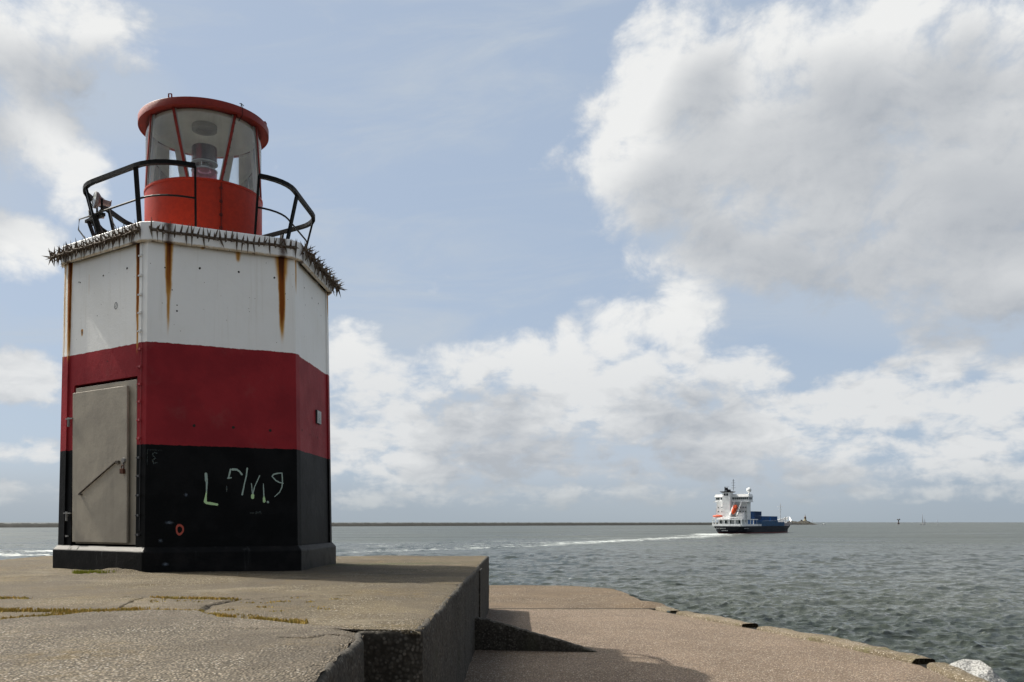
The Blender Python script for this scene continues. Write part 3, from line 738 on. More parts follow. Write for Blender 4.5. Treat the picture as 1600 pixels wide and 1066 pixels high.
# plinth
def plinth():
    m, nt, b = newmat('plinth_paint', (.02, .02, .02), .5, 0, .07); P = objco(nt)
    x, y, z = xyz(nt, P); ge = nt.nodes.new('ShaderNodeNewGeometry'); nx, ny, nz = xyz(nt, ge.outputs['True Normal'])
    n = noise(nt, P, 4, 5, .6); n2 = noise(nt, scalev(nt, P, (9, 9, .8)), 1, 4, .6); n3 = noise(nt, P, 40, 4, .65)
    blk = mix(nt, n.smooth(.4, .7), (.005, .0052, .0055), (.012, .011, .011))
    blk = mix(nt, n2.smooth(.60, .80)*.45, blk, (.10, .10, .10))
    worn = mix(nt, n3.smooth(.4, .6), (.10, .10, .095), (.17, .165, .155))
    # the coping of the door side is worn down to bare cement, the right-hand side is bare render
    side2 = (nx*cos(ROT+2.5*pi/3)+ny*sin(ROT+2.5*pi/3)).smooth(.85, .97)
    side0 = (nx*cos(ROT+.5*pi/3)+ny*sin(ROT+.5*pi/3)).smooth(.55, .65)
    cope = nz.smooth(.3, .6)*side0*(n2*.6+n*.6).smooth(.38, .50)
    c = mix(nt, cope*.9, blk, (.26, .25, .235)); c = mix(nt, side2*n.smooth(.3, .55)*.75, c, (.034, .033, .030))
    setin(nt, b, 'Base Color', c); setin(nt, b, 'Normal', bump(nt, n3+n*1.5, .5, .01))
    mb = MB()
    R0 = RB+.060; prof = [(R0, -.05), (R0, .245), (R0-.058, .305), (R0-.2, .305)]
    V = []; F = []
    for r, z in prof:
        for k in range(6):
            V.append(Vector((r*cos(ROT+k*pi/3), r*sin(ROT+k*pi/3), z)))
    for i in range(3):
        for k in range(6): F.append((i*6+k, i*6+(k+1) % 6, (i+1)*6+(k+1) % 6, (i+1)*6+k))
    mb.add(V, F)
    o = mb.build('plinth', m, LH, bevel=.012)
plinth()

# cornice and gallery floor
mc, nt, b = newmat('cornice_paint', (.72, .72, .7), .5, 0, .35); P = objco(nt)
n = noise(nt, P, 2.5, 5, .6); n2 = noise(nt, P, 14, 5, .65); x_, y_, z_ = xyz(nt, P)
c = mix(nt, n.smooth(.4, .7)*.5, (.82, .825, .81), (.68, .67, .62)); c = mix(nt, (1.0-z_.smooth(3.958, 3.978))*n2.smooth(.30, .6)*.55, c, (.50, .36, .17)); c = mix(nt, n2.smooth(.62, .72)*.35, c, (.42, .34, .22))
rs = None
for k, t in ((0, .10), (0, .885), (1, .13), (1, .905), (2, .07), (2, .93), (1, .035), (1, .36), (1, .70)):
    q = fp(k, t, 4.0, .03); d = ((x_-q.x)*(x_-q.x)+(y_-q.y)*(y_-q.y))**.5
    w_ = .062 if t not in (.035, .36, .70) else .025
    mk = (1.0-(d+(n2-.5)*.05).smooth(w_*.5, w_*1.3)); rs = mk if rs is None else rs.max(mk)
c = mix(nt, rs*.96, c, (.060, .024, .012))
setin(nt, b, 'Base Color', c); setin(nt, b, 'Normal', bump(nt, n2, .4, .01))
mb = MB(); prof = [(1.776+.0, 3.950), (1.816, 3.962), (1.818, 3.972), (1.806, 4.178), (1.800, 4.186), (1.55, 4.19), (.5, 4.20)]
V = []; F = []
for r, z in prof:
    for k in range(6):
        # corners cut slightly
        a = ROT+k*pi/3
        for da in (-.045, .045): V.append(Vector((r*cos(a+da)*1.0, r*sin(a+da), z)))
N12 = 12
for i in range(len(prof)-1):
    for k in range(N12): F.append((i*N12+k, i*N12+(k+1) % N12, (i+1)*N12+(k+1) % N12, (i+1)*N12+k))
mb.add(V, F); mb.build('cornice', mc, LH)

# door
md, nt, b = newmat('door_steel', (.24, .225, .19), .55, 0, .35); P = objco(nt)
n = noise(nt, P, 2.2, 6, .62); n2 = noise(nt, scalev(nt, P, (6, 6, .6)), 1, 4, .6); n3 = noise(nt, P, 30, 4, .6)
c = mix(nt, n.smooth(.35, .65), (.35, .31, .245), (.275, .243, .195)); c = mix(nt, n2.smooth(.52, .8)*.35, c, (.17, .155, .13)); c = mix(nt, n3.smooth(.62, .75)*.25, c, (.13, .11, .085))
setin(nt, b, 'Base Color', c); setin(nt, b, 'Normal', bump(nt, n3*.4+n*2, .3, .01)); M_door = md
DR = empty('door', tuple(fp(0, .5, .33)), 0, LH)
def to_door(mb, name, mat, parent=DR, **k):
    o = mb.build(name, mat, None, **k)
    # convert to coordinates of the door empty
    off = DR.location
    for v in o.data.vertices: v.co = v.co-off
    o.parent = parent
    return o
mb = MB(); fbox(mb, 0, .521, 1.325, (.70*SIDE, .02, 2.00), -.045); to_door(mb, 'door_frame', M_door, bevel=.006)
mb = MB(); fbox(mb, 0, .495, 1.300, (.628*SIDE, .03, 1.905), .005); leaf = to_door(mb, 'door_leaf', M_door, bevel=.006)
for z in (1.93, .715):
    mb = MB(); fbox(mb, 0, .135, z, (.16, .018, .016), .030); mb.tube([fp(0, .118, z-.10, .02), fp(0, .118, z+.02, .02)], .016, 10); to_door(mb, 'hinge', M_grey)
mb = MB(); fbox(mb, 0, .118, .42, (.05, .02, .02), .01); to_door(mb, 'stop_pin', M_grey)
mb = MB(); a = fp(0, .275, .955, .034); c_ = fp(0, .70, 1.335, .034)
mb.bar([a, c_], .010, .022, side=tuple(fmatrix(0) @ Vector((0, 1, 0)))); fbox(mb, 0, .722, 1.33, (.055, .03, .035), .035); fbox(mb, 0, .29, .95, (.05, .03, .018), .03)
to_door(mb, 'locking_bar', rustmat('bar_steel', (.10, .085, .07), (.06, .045, .035), .6))
mb = MB(); mb.lathe([(.0, .02), (.030, .02), (.034, 0)], 16, c=tuple(fp(0, .79, 1.345, .03)), axis=fmatrix(0) @ Matrix.Rotation(-pi/2, 3, 'X')); fbox(mb, 0, .785, 1.30, (.02, .02, .09), .035)
to_door(mb, 'hasp', M_grey)
mb = MB(); fbox(mb, 0, .785, 1.215, (.065, .035, .06), .045)
mb.tube([fp(0, .785-.012, 1.24, .045)]+[fp(0, .785-.012*cos(a), 1.26+.03*sin(a), .045) for a in np.linspace(0, pi, 8)]+[fp(0, .785+.012, 1.24, .045)], .006, 6)
to_door(mb, 'padlock', rustmat('rusty_lock', (.09, .035, .02), (.06, .022, .014)), bevel=.004)
mb = MB()
for dz, dt in ((0, 0), (.02, .012), (-.02, -.01)):
    mb.tube([fp(0, .585+dt, 1.60+dz, .022), fp(0, .60+dt, 1.63+dz, .022), fp(0, .615+dt, 1.60+dz, .022), fp(0, .64+dt, 1.59+dz, .022)], .002, 4)
to_door(mb, 'scribble', newmat('marker', (.05, .05, .05), .7)[0])

# pipe clips and cable down the strip by the door
mclip, nt, b = newmat('clip_paint', (.4, .4, .4), .45); P = objco(nt); _, _, z_ = xyz(nt, P)
c = mix(nt, z_.smooth(1.52, 1.53), (.05, .05, .052), (.36, .05, .055)); c = mix(nt, z_.smooth(2.75, 2.76), c, (.66, .66, .64)); setin(nt, b, 'Base Color', c)
for z in (3.80, 3.56, 3.33, 3.11, 2.89, 2.67, 2.46, 2.25, 2.04, 1.82, 1.60, 1.37, 1.15, .92, .68, .45):
    mb = MB(); fbox(mb, 0, .930, z, (.055, .012, .022), .014); fbox(mb, 0, .948, z, (.016, .026, .028), .020); fbox(mb, 0, .918, z-.003, (.012, .020, .016), .018)
    mb.build('cable_clip', mclip, LH)
mb = MB(); mb.tube([fp(0, .950, z, .012) for z in (4.0, 3.0, 2.0, 1.7, .5)], .004, 5); mb.build('cable', mclip, LH)

# graffiti: thin strokes of spray paint
def stroke(mb, k, pts, w, m=0, o=.003, n=6):
    P = []
    for i in range(len(pts)-1):
        for j in range(n): s = j/n; P.append((pts[i][0]*(1-s)+pts[i+1][0]*s, pts[i][1]*(1-s)+pts[i+1][1]*s))
    P.append(pts[-1]); M = fmatrix(k); v = []; f = []
    ww = w if isinstance(w, list) else [w]*2
    for i, (t, z) in enumerate(P):
        a = P[max(i-1, 0)]; c = P[min(i+1, len(P)-1)]; dx_ = (c[0]-a[0])*SIDE; dz_ = c[1]-a[1]; L = sqrt(dx_*dx_+dz_*dz_) or 1
        s = i/(len(P)-1); r = np.interp(s, np.linspace(0, 1, len(ww)), ww)/1.75*random.uniform(.88, 1.1)
        c0 = fp(k, t, z, o); nn = M @ Vector((-dz_/L, 0, dx_/L))
        v += [c0+nn*r, c0-nn*r]
    for i in range(len(P)-1): f.append((2*i, 2*i+1, 2*i+3, 2*i+2))
    for t, z, r in ((P[0][0], P[0][1], ww[0]/2), (P[-1][0], P[-1][1], ww[-1]/2)):
        c0 = fp(k, t, z, o+.0006); q = [c0+M @ Vector((r*cos(a), 0, r*sin(a))) for a in [i*pi/5 for i in range(10)]]
        mb.add(q, [tuple(range(10))], m)
    mb.add(v, f, m)
def spray(name, col, a=.9):
    m, nt, b = newmat(name, col, .6); P = objco(nt); n = noise(nt, P, 45, 3, .6)
    tr = nt.nodes.new('ShaderNodeBsdfTransparent'); mx = nt.nodes.new('ShaderNodeMixShader'); o = nt.nodes['Material Output']
    nt.links.new((n.smooth(.05, .42)*a).k, mx.inputs[0]); nt.links.new(tr.outputs[0], mx.inputs[1]); nt.links.new(b.outputs[0], mx.inputs[2]); nt.links.new(mx.outputs[0], o.inputs[0]); return m
G1 = spray('green_spray', (.50, .72, .36)); G2 = spray('pale_spray', (.36, .46, .40), .85); G3 = spray('thin_spray', (.07, .09, .085), .6)
mb = MB(); stroke(mb, 1, [(.382, 1.19), (.386, 1.10)], .030, 1); stroke(mb, 1, [(.388, 1.10), (.386, .96)], [.022, .012], 1); stroke(mb, 1, [(.386, .97), (.378, .85), (.386, .835), (.456, .815)], [.012, .03, .026, .026], 0)
mb.build('graffiti_letter', [G1, G2, G3], LH, fix=False)
mb = MB(); stroke(mb, 1, [(.518, .98), (.518, 1.04)], .012, 2); stroke(mb, 1, [(.530, 1.14), (.544, 1.25)], [.016, .02], 1); stroke(mb, 1, [(.525, 1.14), (.549, 1.148)], .014, 1); stroke(mb, 1, [(.556, 1.25), (.585, 1.25), (.605, 1.225), (.620, 1.19)], [.026, .02, .018, .02], 1)
mb.build('graffiti_letter', [G1, G2, G3], LH, fix=False)
mb = MB(); stroke(mb, 1, [(.656, 1.27), (.650, 1.18), (.636, 1.07), (.621, .94)], [.018, .014, .012, .018], 1)
stroke(mb, 1, [(.684, 1.08), (.690, .95)], .010, 1); stroke(mb, 1, [(.692, .935), (.691, .905)], .036, 0); stroke(mb, 1, [(.692, .94), (.705, 1.04), (.720, 1.10), (.740, 1.18)], [.014, .010, .010, .012], 1)
stroke(mb, 1, [(.765, 1.08), (.768, .92)], [.008, .016], 1); stroke(mb, 1, [(.768, .92), (.770, .86)], [.018, .034], 0)
mb.build('graffiti_letter', [G1, G2, G3], LH, fix=False)
mb = MB(); stroke(mb, 1, [(.794, .855), (.796, .85)], .026, 1); mb.build('graffiti_letter', [G1, G2, G3], LH, fix=False)
mb = MB(); stroke(mb, 1, [(.903, 1.09), (.875, 1.10), (.850, 1.125), (.825, 1.175), (.835, 1.20), (.865, 1.215), (.894, 1.22), (.897, 1.12), (.893, 1.04), (.875, .975), (.842, .92)], [.01, .014, .012, .016, .012, .012, .012, .008], 2 if False else 1)
mb.build('graffiti_letter', [G1, G2, G3], LH, fix=False)
mb = MB(); stroke(mb, 1, [(.675, .715), (.70, .715)], .008, 2); stroke(mb, 1, [(.712, .70), (.716, .735), (.728, .71), (.742, .735), (.748, .70)], .007, 2)
stroke(mb, 1, [(.062, 1.36), (.048, 1.385), (.042, 1.41), (.055, 1.43), (.07, 1.42)], .010, 2); stroke(mb, 1, [(.062, 1.36), (.042, 1.335), (.05, 1.30), (.072, 1.31)], .010, 2)
stroke(mb, 1, [(.01, 1.28), (.01, 1.46), (.10, 1.46)], .004, 2)
mb.build('faint_scribble', [G1, G2, G3], LH, fix=False)
mb = MB(); M1 = fmatrix(1)
for i in range(28):
    a0, a1 = i/28*2*pi, (i+1)/28*2*pi; q = []
    for a, r in ((a0, .036), (a0, .062), (a1, .062), (a1, .036)):
        rr = r*(1+.05*sin(a*3+1)); q.append(fp(1, .216, .51, .003)+M1 @ Vector((rr*.78*cos(a), 0, rr*1.12*sin(a))))
    mb.add(q, [(0, 1, 2, 3)])
mb.build('painted_ring', spray('orange_spray', (.36, .055, .03), 1.0), LH, fix=False)
def smudge_mat():
    m, nt, b = newmat('mist_of_spray', (.18, .22, .27), .7); at = attr(nt, 'fade')
    tr = nt.nodes.new('ShaderNodeBsdfTransparent'); mx = nt.nodes.new('ShaderNodeMixShader'); o = nt.nodes['Material Output']
    n = noise(nt, objco(nt), 30, 4, .6)
    nt.links.new(((at**1.8)*(n+.35)*.75).clamp().k, mx.inputs[0]); nt.links.new(tr.outputs[0], mx.inputs[1]); nt.links.new(b.outputs[0], mx.inputs[2]); nt.links.new(mx.outputs[0], o.inputs[0]); return m
M_sm = smudge_mat()
for (t, z, rx, rz, a) in ((.255, .93, .028, .03, 1.0), (.150, .595, .065, .028, 1.0), (.097, .38, .034, .030, .8), (.125, .10, .05, .030, 1.0)):
    v = [fp(1, t, z, .0035 if z > .3 else .058)]; f = []; fd = [a]
    for j, rr in enumerate((.5, 1.0)):
        for i in range(16): v.append(v[0]+M1 @ Vector((rx*rr*cos(i*pi/8), 0, rz*rr*sin(i*pi/8)))); fd.append(a*(.55 if j == 0 else 0))
    for i in range(16): f.append((0, 1+i, 1+(i+1) % 16)); f.append((1+i, 17+i, 17+(i+1) % 16, 1+(i+1) % 16))
    o = mesh_obj('paint_smudge', v, f, M_sm, LH); at = o.data.attributes.new('fade', 'FLOAT', 'POINT'); at.data.foreach_set('value', fd)
# small round mark on the white door side
mb = MB(); stroke(mb, 0, [(.640+.016*cos(a), 3.27+.040*sin(a)) for a in np.linspace(0, 2*pi, 13)], .008, 0, -.008, 2); stroke(mb, 0, [(.636, 3.255), (.644, 3.285)], .005, 0, -.008)
mb.build('round_mark', newmat('mark_ink', (.08, .09, .10), .6)[0], LH, fix=False)

# plaque on the right-hand side
mb = MB(); fbox(mb, 2, .619, 2.065, (.225, .022, .185), -.001); PQ = mb.build('plaque', newmat('plaque_edge', (.02, .02, .02), .5)[0], LH)
mb = MB(); fbox(mb, 2, .619, 2.065, (.205, .006, .170), .0135); mb.build('plaque_face', newmat('plaque_white', (.34, .35, .34), .45)[0], PQ)
mb = MB()
stroke(mb, 2, [(.615+.026*cos(a), 2.078+.036*sin(a)) for a in np.linspace(0, 2*pi, 13)], .007, 0, .0175, 2); stroke(mb, 2, [(.605, 2.07), (.625, 2.09)], .006, 0, .0175)
for z in (2.028, 2.012, 1.997): stroke(mb, 2, [(.58, z), (.60, z+.004), (.62, z-.002), (.655, z)], .005, 0, .0175)
stroke(mb, 2, [(.58, 2.135), (.62, 2.135)], .005, 0, .0175)
mb.build('plaque_lettering', newmat('plaque_ink', (.05, .09, .09), .5)[0], PQ, fix=False)
# ------------------------------------------------------------------ spiked guards round the gallery
def spike_side(k):
    z = 4.085; o = .085
    a = fp(k, -.085 if k in (0,) else .0, z, o); b = fp(k, 1.0, z-.0, o)
    if k == 0: a = fp(0, -.085, z-.02, o+.01); b = fp(0, .975, z, o)
    if k == 1: a = fp(1, .015, z-.005, o-.02); b = fp(1, 1.0, z+.005, o-.02)
    if k == 2: a = fp(2, .02, z+.01, o+.03); b = fp(2, 1.05, z-.02, o+.05)
    n_ = (b-a).length; pts = [a.lerp(b, i/14)+Vector((0, 0, .006*sin(i*1.7+k)-.010*sin(pi*i/14))) for i in range(15)]
    mb = MB(); mb.tube(pts, .022, 8, 0)
    d = (b-a).normalized(); out_ = fmatrix(k) @ Vector((0, 1, 0)); R = random.Random(40+k)
    m = int(n_/.066)
    for i in range(m+1):
        s = i/m; p = a.lerp(b, s)+Vector((0, 0, -.010*sin(pi*s)))
        angs = [pi/2, -pi/2, .42, -.42] if i % 3 else [pi/2-.35, -pi/2+.3, pi/2+.5, -.1, -pi/2-.4]
        for an in angs:
            an += R.uniform(-.13, .13)
            dd = (Vector((0, 0, 1))*sin(an)+out_*cos(an)+d*R.gauss(0, .16)).normalized()
            mb.cone(p+dd*.012, dd, R.uniform(.105, .148), R.uniform(.013, .017), 5)
    g = mb.build('spiked_bar', M_spike, LH)
    for t in ((.105, .885) if k == 0 else (.13, .905) if k == 1 else (.07, .93)):
        mb = MB(); base = fp(k, t, 4.06, .035); tip = fp(k, t, z, o)
        mb.bar([fp(k, t, 3.972, .036), fp(k, t, 4.13, .030)], .050, .014, side=tuple(out_))
        mb.bar([fp(k, t, 4.07, .02), tip-Vector((0, 0, .012))], .05, .018)
        mb.lathe([(0, .012), (.012, .012), (.014, 0)], 8, c=tuple(fp(k, t, 4.03, .036)), axis=fmatrix(k) @ Matrix.Rotation(-pi/2, 3, 'X'))
        mb.build('bracket', M_rust, g)
for k in range(6): spike_side(k)

# ------------------------------------------------------------------ gallery railing (six-cornered with rounded corners, open towards the viewer)
def rail_path(R, rf, z, a_start, a_end, n=7):
    pts = []
    for k in range(6):
        a = ROT+k*pi/3; c = Vector((R*cos(a), R*sin(a), z)); cc = Vector(((R-rf/cos(pi/6))*cos(a), (R-rf/cos(pi/6))*sin(a), z))
        for j in range(n): b = a-pi/6+pi/3*j/(n-1); pts.append(cc+Vector((rf*cos(b), rf*sin(b), 0)))
    dense = []
    N = len(pts)
    for i in range(N):
        p, q = pts[i], pts[(i+1) % N]; m = max(1, int((q-p).length/.12)); dense += [p.lerp(q, j/m) for j in range(m)]
    def ang(p): return degrees(atan2(p.y, p.x)) % 360
    dense.sort(key=ang)
    # travel from a_start upwards through 360 to a_end
    span = (a_end-a_start) % 360
    sel = [(((ang(p)-a_start) % 360), p) for p in dense]; sel = sorted([q for q in sel if q[0] <= span], key=lambda q: q[0])
    return [p for _, p in sel]
GA, GB = 309.0, 282.0         # the opening lies between 282 and 309 degrees
RAIL = empty('railing', (0, 0, 4.19), 0, LH)
def rz(v): return Vector(v)-Vector((0, 0, 4.19))
TOPR, BOTR = 1.63, 1.42
top = rail_path(TOPR, .62, 5.00, GA, GB); mid = rail_path((TOPR+BOTR)/2, .55, 4.63, GA, GB); bot = rail_path(BOTR, .5, 4.235, GA, GB)
mb = MB(); mb.bar([rz(p) for p in top], .052, .052); mb.build('top_rail', M_blackm, RAIL)
mb = MB(); mb.tube([rz(p) for p in mid], .0125, 6); mb.build('middle_rail', M_blackm, RAIL)
mb = MB(); mb.bar([rz(p) for p in bot], .012, .022); mb.build('bottom_rail', M_blackm, RAIL)
def near_pt(path, a): return min(path, key=lambda p: abs((degrees(atan2(p.y, p.x))-a+180) % 360-180))
for a in (GA, GB, 251, 209, 199, 343, 19, 50, 80, 110, 140, 170):
    end = a in (GA, GB); t_, b_ = near_pt(top, a), near_pt(bot, a)
    b_ = Vector((b_.x, b_.y, 4.195)); rad = Vector((cos(radians(a)), sin(radians(a)), 0))
    if end: b_ = Vector((t_.x*.93, t_.y*.93, 4.195))
    mb = MB(); mb.bar([rz(b_), rz(t_)], .026 if end else .058, .020 if end else .026, side=tuple(rad)); mb.build('post', M_blackm, RAIL)

# floodlights clamped on the left of the railing
def flood(c, d, r, L, name):
    d = Vector(d).normalized(); q = d.to_track_quat('Z', 'Y').to_matrix()
    mb = MB(); mb.lathe([(r*.42, -L), (r*.45, -L*.95), (r*.62, -L*.6), (r*.98, -.03), (r*1.04, -.02), (r*1.04, .012), (r*.97, .014)], 28, c=tuple(c), axis=q)
    mb.lathe([(0, -L*1.0), (r*.42, -L)], 28, c=tuple(c), axis=q)
    H = mb.build(name, newmat('floodlight_housing', (.12, .10, .10), .5)[0], LH, smooth=True)
    mb = MB(); mb.lathe([(0, .022), (r*.5, .018), (r*.97, .010)], 28, c=tuple(c), axis=q); mb.build('lamp_glass', newmat('milky_glass', (.45, .48, .48), .12)[0], H, smooth=True)
    mb = MB(); p = Vector(c)-d*L*1.0
    mb.box(p-d*.04, (r*.62, r*.6, .09), M=q); mb.box(p-d*.085+Vector((0, 0, .01)), (r*.8, r*.75, .010), M=q); mb.build('gear_box', newmat('pinkish_paint', (.17, .12, .115), .6)[0], H, bevel=.01)
    mb = MB(); b0 = Vector(c)-d*L*.5; s = q @ Vector((0, 1, 0)) if abs((q @ Vector((0, 1, 0))).z) < .8 else q @ Vector((1, 0, 0))
    mb.bar([b0+s*r*1.15, b0+s*r*1.1-Vector((0, 0, r*1.35)), b0-s*r*1.1-Vector((0, 0, r*1.35)), b0-s*r*1.15], .03, .01); mb.build('mounting_fork', M_blackm, H)
flood((-1.25, -.66, .66+4.19), (-.80, -.59, .10), .105, .11, 'floodlight')
flood((-1.41, -.44, .52+4.19), (-.90, -.40, -.10), .075, .09, 'floodlight')
mb = MB()
for (a, b_, w, h) in (((-1.30, -.62, 4.62), (-1.00, -.35, 4.24), .05, .03), ((-1.38, -.55, 4.60), (-1.22, -.60, 4.20), .05, .03), ((-1.24, -.70, 4.64), (-1.12, -.64, 4.20), .06, .04), ((-1.36, -.5, 4.62), (-1.10, -.10, 4.26), .04, .03), ((-1.45, -.45, 4.63), (-1.1, -.75, 4.63), .05, .04)):
    mb.bar([a, b_], w, h)
mb.build('lamp_bracket', M_blackm, LH)
mb = MB(); mb.box((-1.12, -.42, 4.36), (.16, .12, .16), rz=.4); mb.build('junction_box', rustmat('brown_box', (.05, .035, .028), (.03, .022, .018)), LH, bevel=.008)
mb = MB()
mb.tube([(-1.30, -.66, 4.64), (-1.44, -.70, 4.58), (-1.46, -.68, 4.45), (-1.36, -.62, 4.30), (-1.28, -.58, 4.20)], .010, 6)
mb.tube([(-1.06, -.66, 4.74), (-1.04, -.64, 4.60), (-.98, -.55, 4.45), (-1.0, -.5, 4.28), (-1.02, -.52, 4.20)], .006, 5)
mb.build('lamp_cable', newmat('grey_cable', (.12, .12, .115), .6)[0], LH)

# ------------------------------------------------------------------ lantern room
VIEW = atan2(-12.44, 3.59)      # direction from the lantern towards the viewpoint
RL = .786
mb = MB(); mb.lathe([(RL+.012, 4.19), (RL+.012, 4.21), (RL, 4.215), (RL, 5.075), (RL+.010, 5.080), (RL+.010, 5.105), (RL-.03, 5.110)], 96)
D = mb.build('lantern_drum', M_redor, LH, smooth=True)
mb = MB()
seam = VIEW+radians(15.5)
for z in np.linspace(4.30, 5.0, 5): mb.ball((cos(seam)*(RL+.004), sin(seam)*(RL+.004), z), .024, 5)
mb.bar([(cos(seam)*(RL+.003), sin(seam)*(RL+.003), 4.21), (cos(seam)*(RL+.003), sin(seam)*(RL+.003), 5.07)], .006, .05, side=(cos(seam), sin(seam), 0))
mb.build('bolted_seam', rustmat('seam_red', (.13, .016, .012), (.06, .012, .01)), D)
mb = MB(); mb.lathe([(RL-.03, 5.108), (.05, 5.112), (0, 5.112)], 64); mb.build('lantern_floor', newmat('floor_white', (.70, .70, .66), .6)[0], D)
# glazing
gm = bpy.data.materials.new('lantern_glass'); gm.use_nodes = True; nt = gm.node_tree; nt.nodes.clear()
o_ = nt.nodes.new('ShaderNodeOutputMaterial'); tr = nt.nodes.new('ShaderNodeBsdfTransparent'); gl = nt.nodes.new('ShaderNodeBsdfGlossy'); df = nt.nodes.new('ShaderNodeBsdfDiffuse'); fr = nt.nodes.new('ShaderNodeFresnel')
tr.inputs[0].default_value = (.97, .985, .98, 1); gl.inputs['Roughness'].default_value = .03; df.inputs[0].default_value = (.62, .62, .58, 1); fr.inputs[0].default_value = 1.5
P = objco(nt); nn = noise(nt, scalev(nt, P, (6, 6, 1.0)), 1, 4, .6)
m1 = nt.nodes.new('ShaderNodeMixShader'); m2 = nt.nodes.new('ShaderNodeMixShader'); m3 = nt.nodes.new('ShaderNodeMixShader'); tl = nt.nodes.new('ShaderNodeBsdfTranslucent'); tl.inputs[0].default_value = (.85, .84, .78, 1)
m3.inputs[0].default_value = .6; nt.links.new(df.outputs[0], m3.inputs[1]); nt.links.new(tl.outputs[0], m3.inputs[2])
nt.links.new((nn.smooth(.35, .8)*.16+.04).k, m1.inputs[0]); nt.links.new(tr.outputs[0], m1.inputs[1]); nt.links.new(m3.outputs[0], m1.inputs[2])
nt.links.new(fr.outputs[0], m2.inputs[0]); nt.links.new(m1.outputs[0], m2.inputs[1]); nt.links.new(gl.outputs[0], m2.inputs[2]); nt.links.new(m2.outputs[0], o_.inputs[0])
barmid = newmat('mullion_white', (.76, .75, .71), .5)[0]
def lp(a, r, z): return Vector((cos(a)*r, sin(a)*r, z))
ang_t, ang_b = [], []
for k in range(4):
    c_ = 45+90*k; ang_t += [c_-15, c_+15]; ang_b += [c_-29, c_+29]
for i in range(8):
    j = (i+1) % 8
    t0, t1 = ang_t[i], ang_t[j]+(360 if j == 0 else 0); b0, b1 = ang_b[i], ang_b[j]+(360 if j == 0 else 0)
    v = []; f = []; nu, nv = 14, 4
    for q in range(nv+1):
        s = q/nv
        for p in range(nu+1):
            w_ = p/nu; a = radians((b0*(1-s)+t0*s)*(1-w_)+(b1*(1-s)+t1*s)*w_)+VIEW; v.append(lp(a, RL-.012, 5.108+s*.915))
    for q in range(nv):
        for p in range(nu): f.append((q*(nu+1)+p, q*(nu+1)+p+1, (q+1)*(nu+1)+p+1, (q+1)*(nu+1)+p))
    mesh_obj('glass_pane', v, f, gm, LH, smooth=True)
for i in range(8):
    t0, b0 = ang_t[i], ang_b[i]; P_ = [lp(radians(b0+(t0-b0)*s)+VIEW, RL+.002, 5.105+.92*s) for s in np.linspace(0, 1, 9)]
    Q_ = [lp(radians(b0+(t0-b0)*s)+VIEW, RL-.030, 5.105+.92*s) for s in np.linspace(0, 1, 9)]
    a = radians((t0+b0)/2)+VIEW
    front = (abs((t0+180) % 360-180) < 70)
    mb = MB(); mb.bar(P_, .014, .030, side=(cos(a), sin(a), 0)) if False else None
    sd_ = (cos(a), sin(a), 0)
    mb.bar(P_, .034, .016, side=sd_)
    if abs(t0-30) < 1:
        for p in P_[::1]: mb.ball(tuple(p+Vector((cos(a)*.012+.014*cos(a+1.57), sin(a)*.012+.014*sin(a+1.57), 0))), .009, 4, m=1)
    mu = mb.build('mullion', [M_bronze, M_hole], LH)
    mb = MB(); mb.bar(Q_, .085 if abs((t0+180) % 360-180) > 50 else .05, .014, side=sd_); mb.build('inner_cover', barmid, mu)
# roof
mb = MB(); mb.lathe([(RL-.06, 6.030), (RL+.02, 6.030), (.862, 6.028), (.864, 6.020), (.874, 6.020), (.876, 6.022), (.876, 6.114), (.873, 6.119), (.86, 6.122), (.5, 6.165), (.12, 6.20), (0, 6.20)], 96)
RF = mb.build('roof', M_bronze, LH, smooth=True)
mb = MB(); mb.lathe([(RL-.055, 6.026), (RL-.055, 5.985), (RL-.065, 5.985), (RL-.08, 6.05), (.5, 6.10), (.26, 6.12), (.0, 6.13)], 64)
cm, nt, b = newmat('ceiling_cream', (.62, .60, .52), .55); P = objco(nt); n = noise(nt, P, 3, 5, .6); setin(nt, b, 'Base Color', mix(nt, n.smooth(.4, .75)*.6, (.90, .88, .80), (.74, .71, .62)))
mb.build('ceiling', cm, RF, smooth=True)
mb = MB(); mb.lathe([(.17, 6.12), (.17, 6.055), (.12, 6.05), (.11, 6.10), (0, 6.10)], 32); mb.build('vent', newmat('vent_grey', (.30, .29, .27), .6)[0], RF)
def lug(a, r, kind):
    mb = MB(); c = lp(a, r, 6.118)
    if kind == 0:
        t = Vector((-sin(a), cos(a), 0)); mb.bar([c-t*.022, c-t*.022+Vector((0, 0, .055)), c+t*.022+Vector((0, 0, .05)), c+t*.022], .02, .008)
        mb.build('lifting_lug', M_bronze, RF)
    elif kind == 1:
        mb.tube([c-Vector((0, 0, .02)), c+Vector((0, 0, .05))], .006, 6); t = Vector((-sin(a), cos(a), 0)); mb.tube([c+t*.04+Vector((0, 0, .035)), c+Vector((0, 0, .055)), c-t*.025+Vector((0, 0, .045))], .005, 5)
        mb.tube([c+Vector((0, 0, .04)), lp(a, .893, 6.12), lp(a, .893, 6.01), lp(a, .80, 5.95)], .004, 5); mb.build('cable_clamp', M_blackm, RF)
    else:
        mb.box(c+Vector((0, 0, .01)), (.07, .03, .035), rz=a+pi/2); mb.build('roof_lug', M_bronze, RF)
lug(VIEW-radians(30), .86, 0); lug(VIEW+radians(33), .86, 1); lug(VIEW+radians(70), .86, 2)
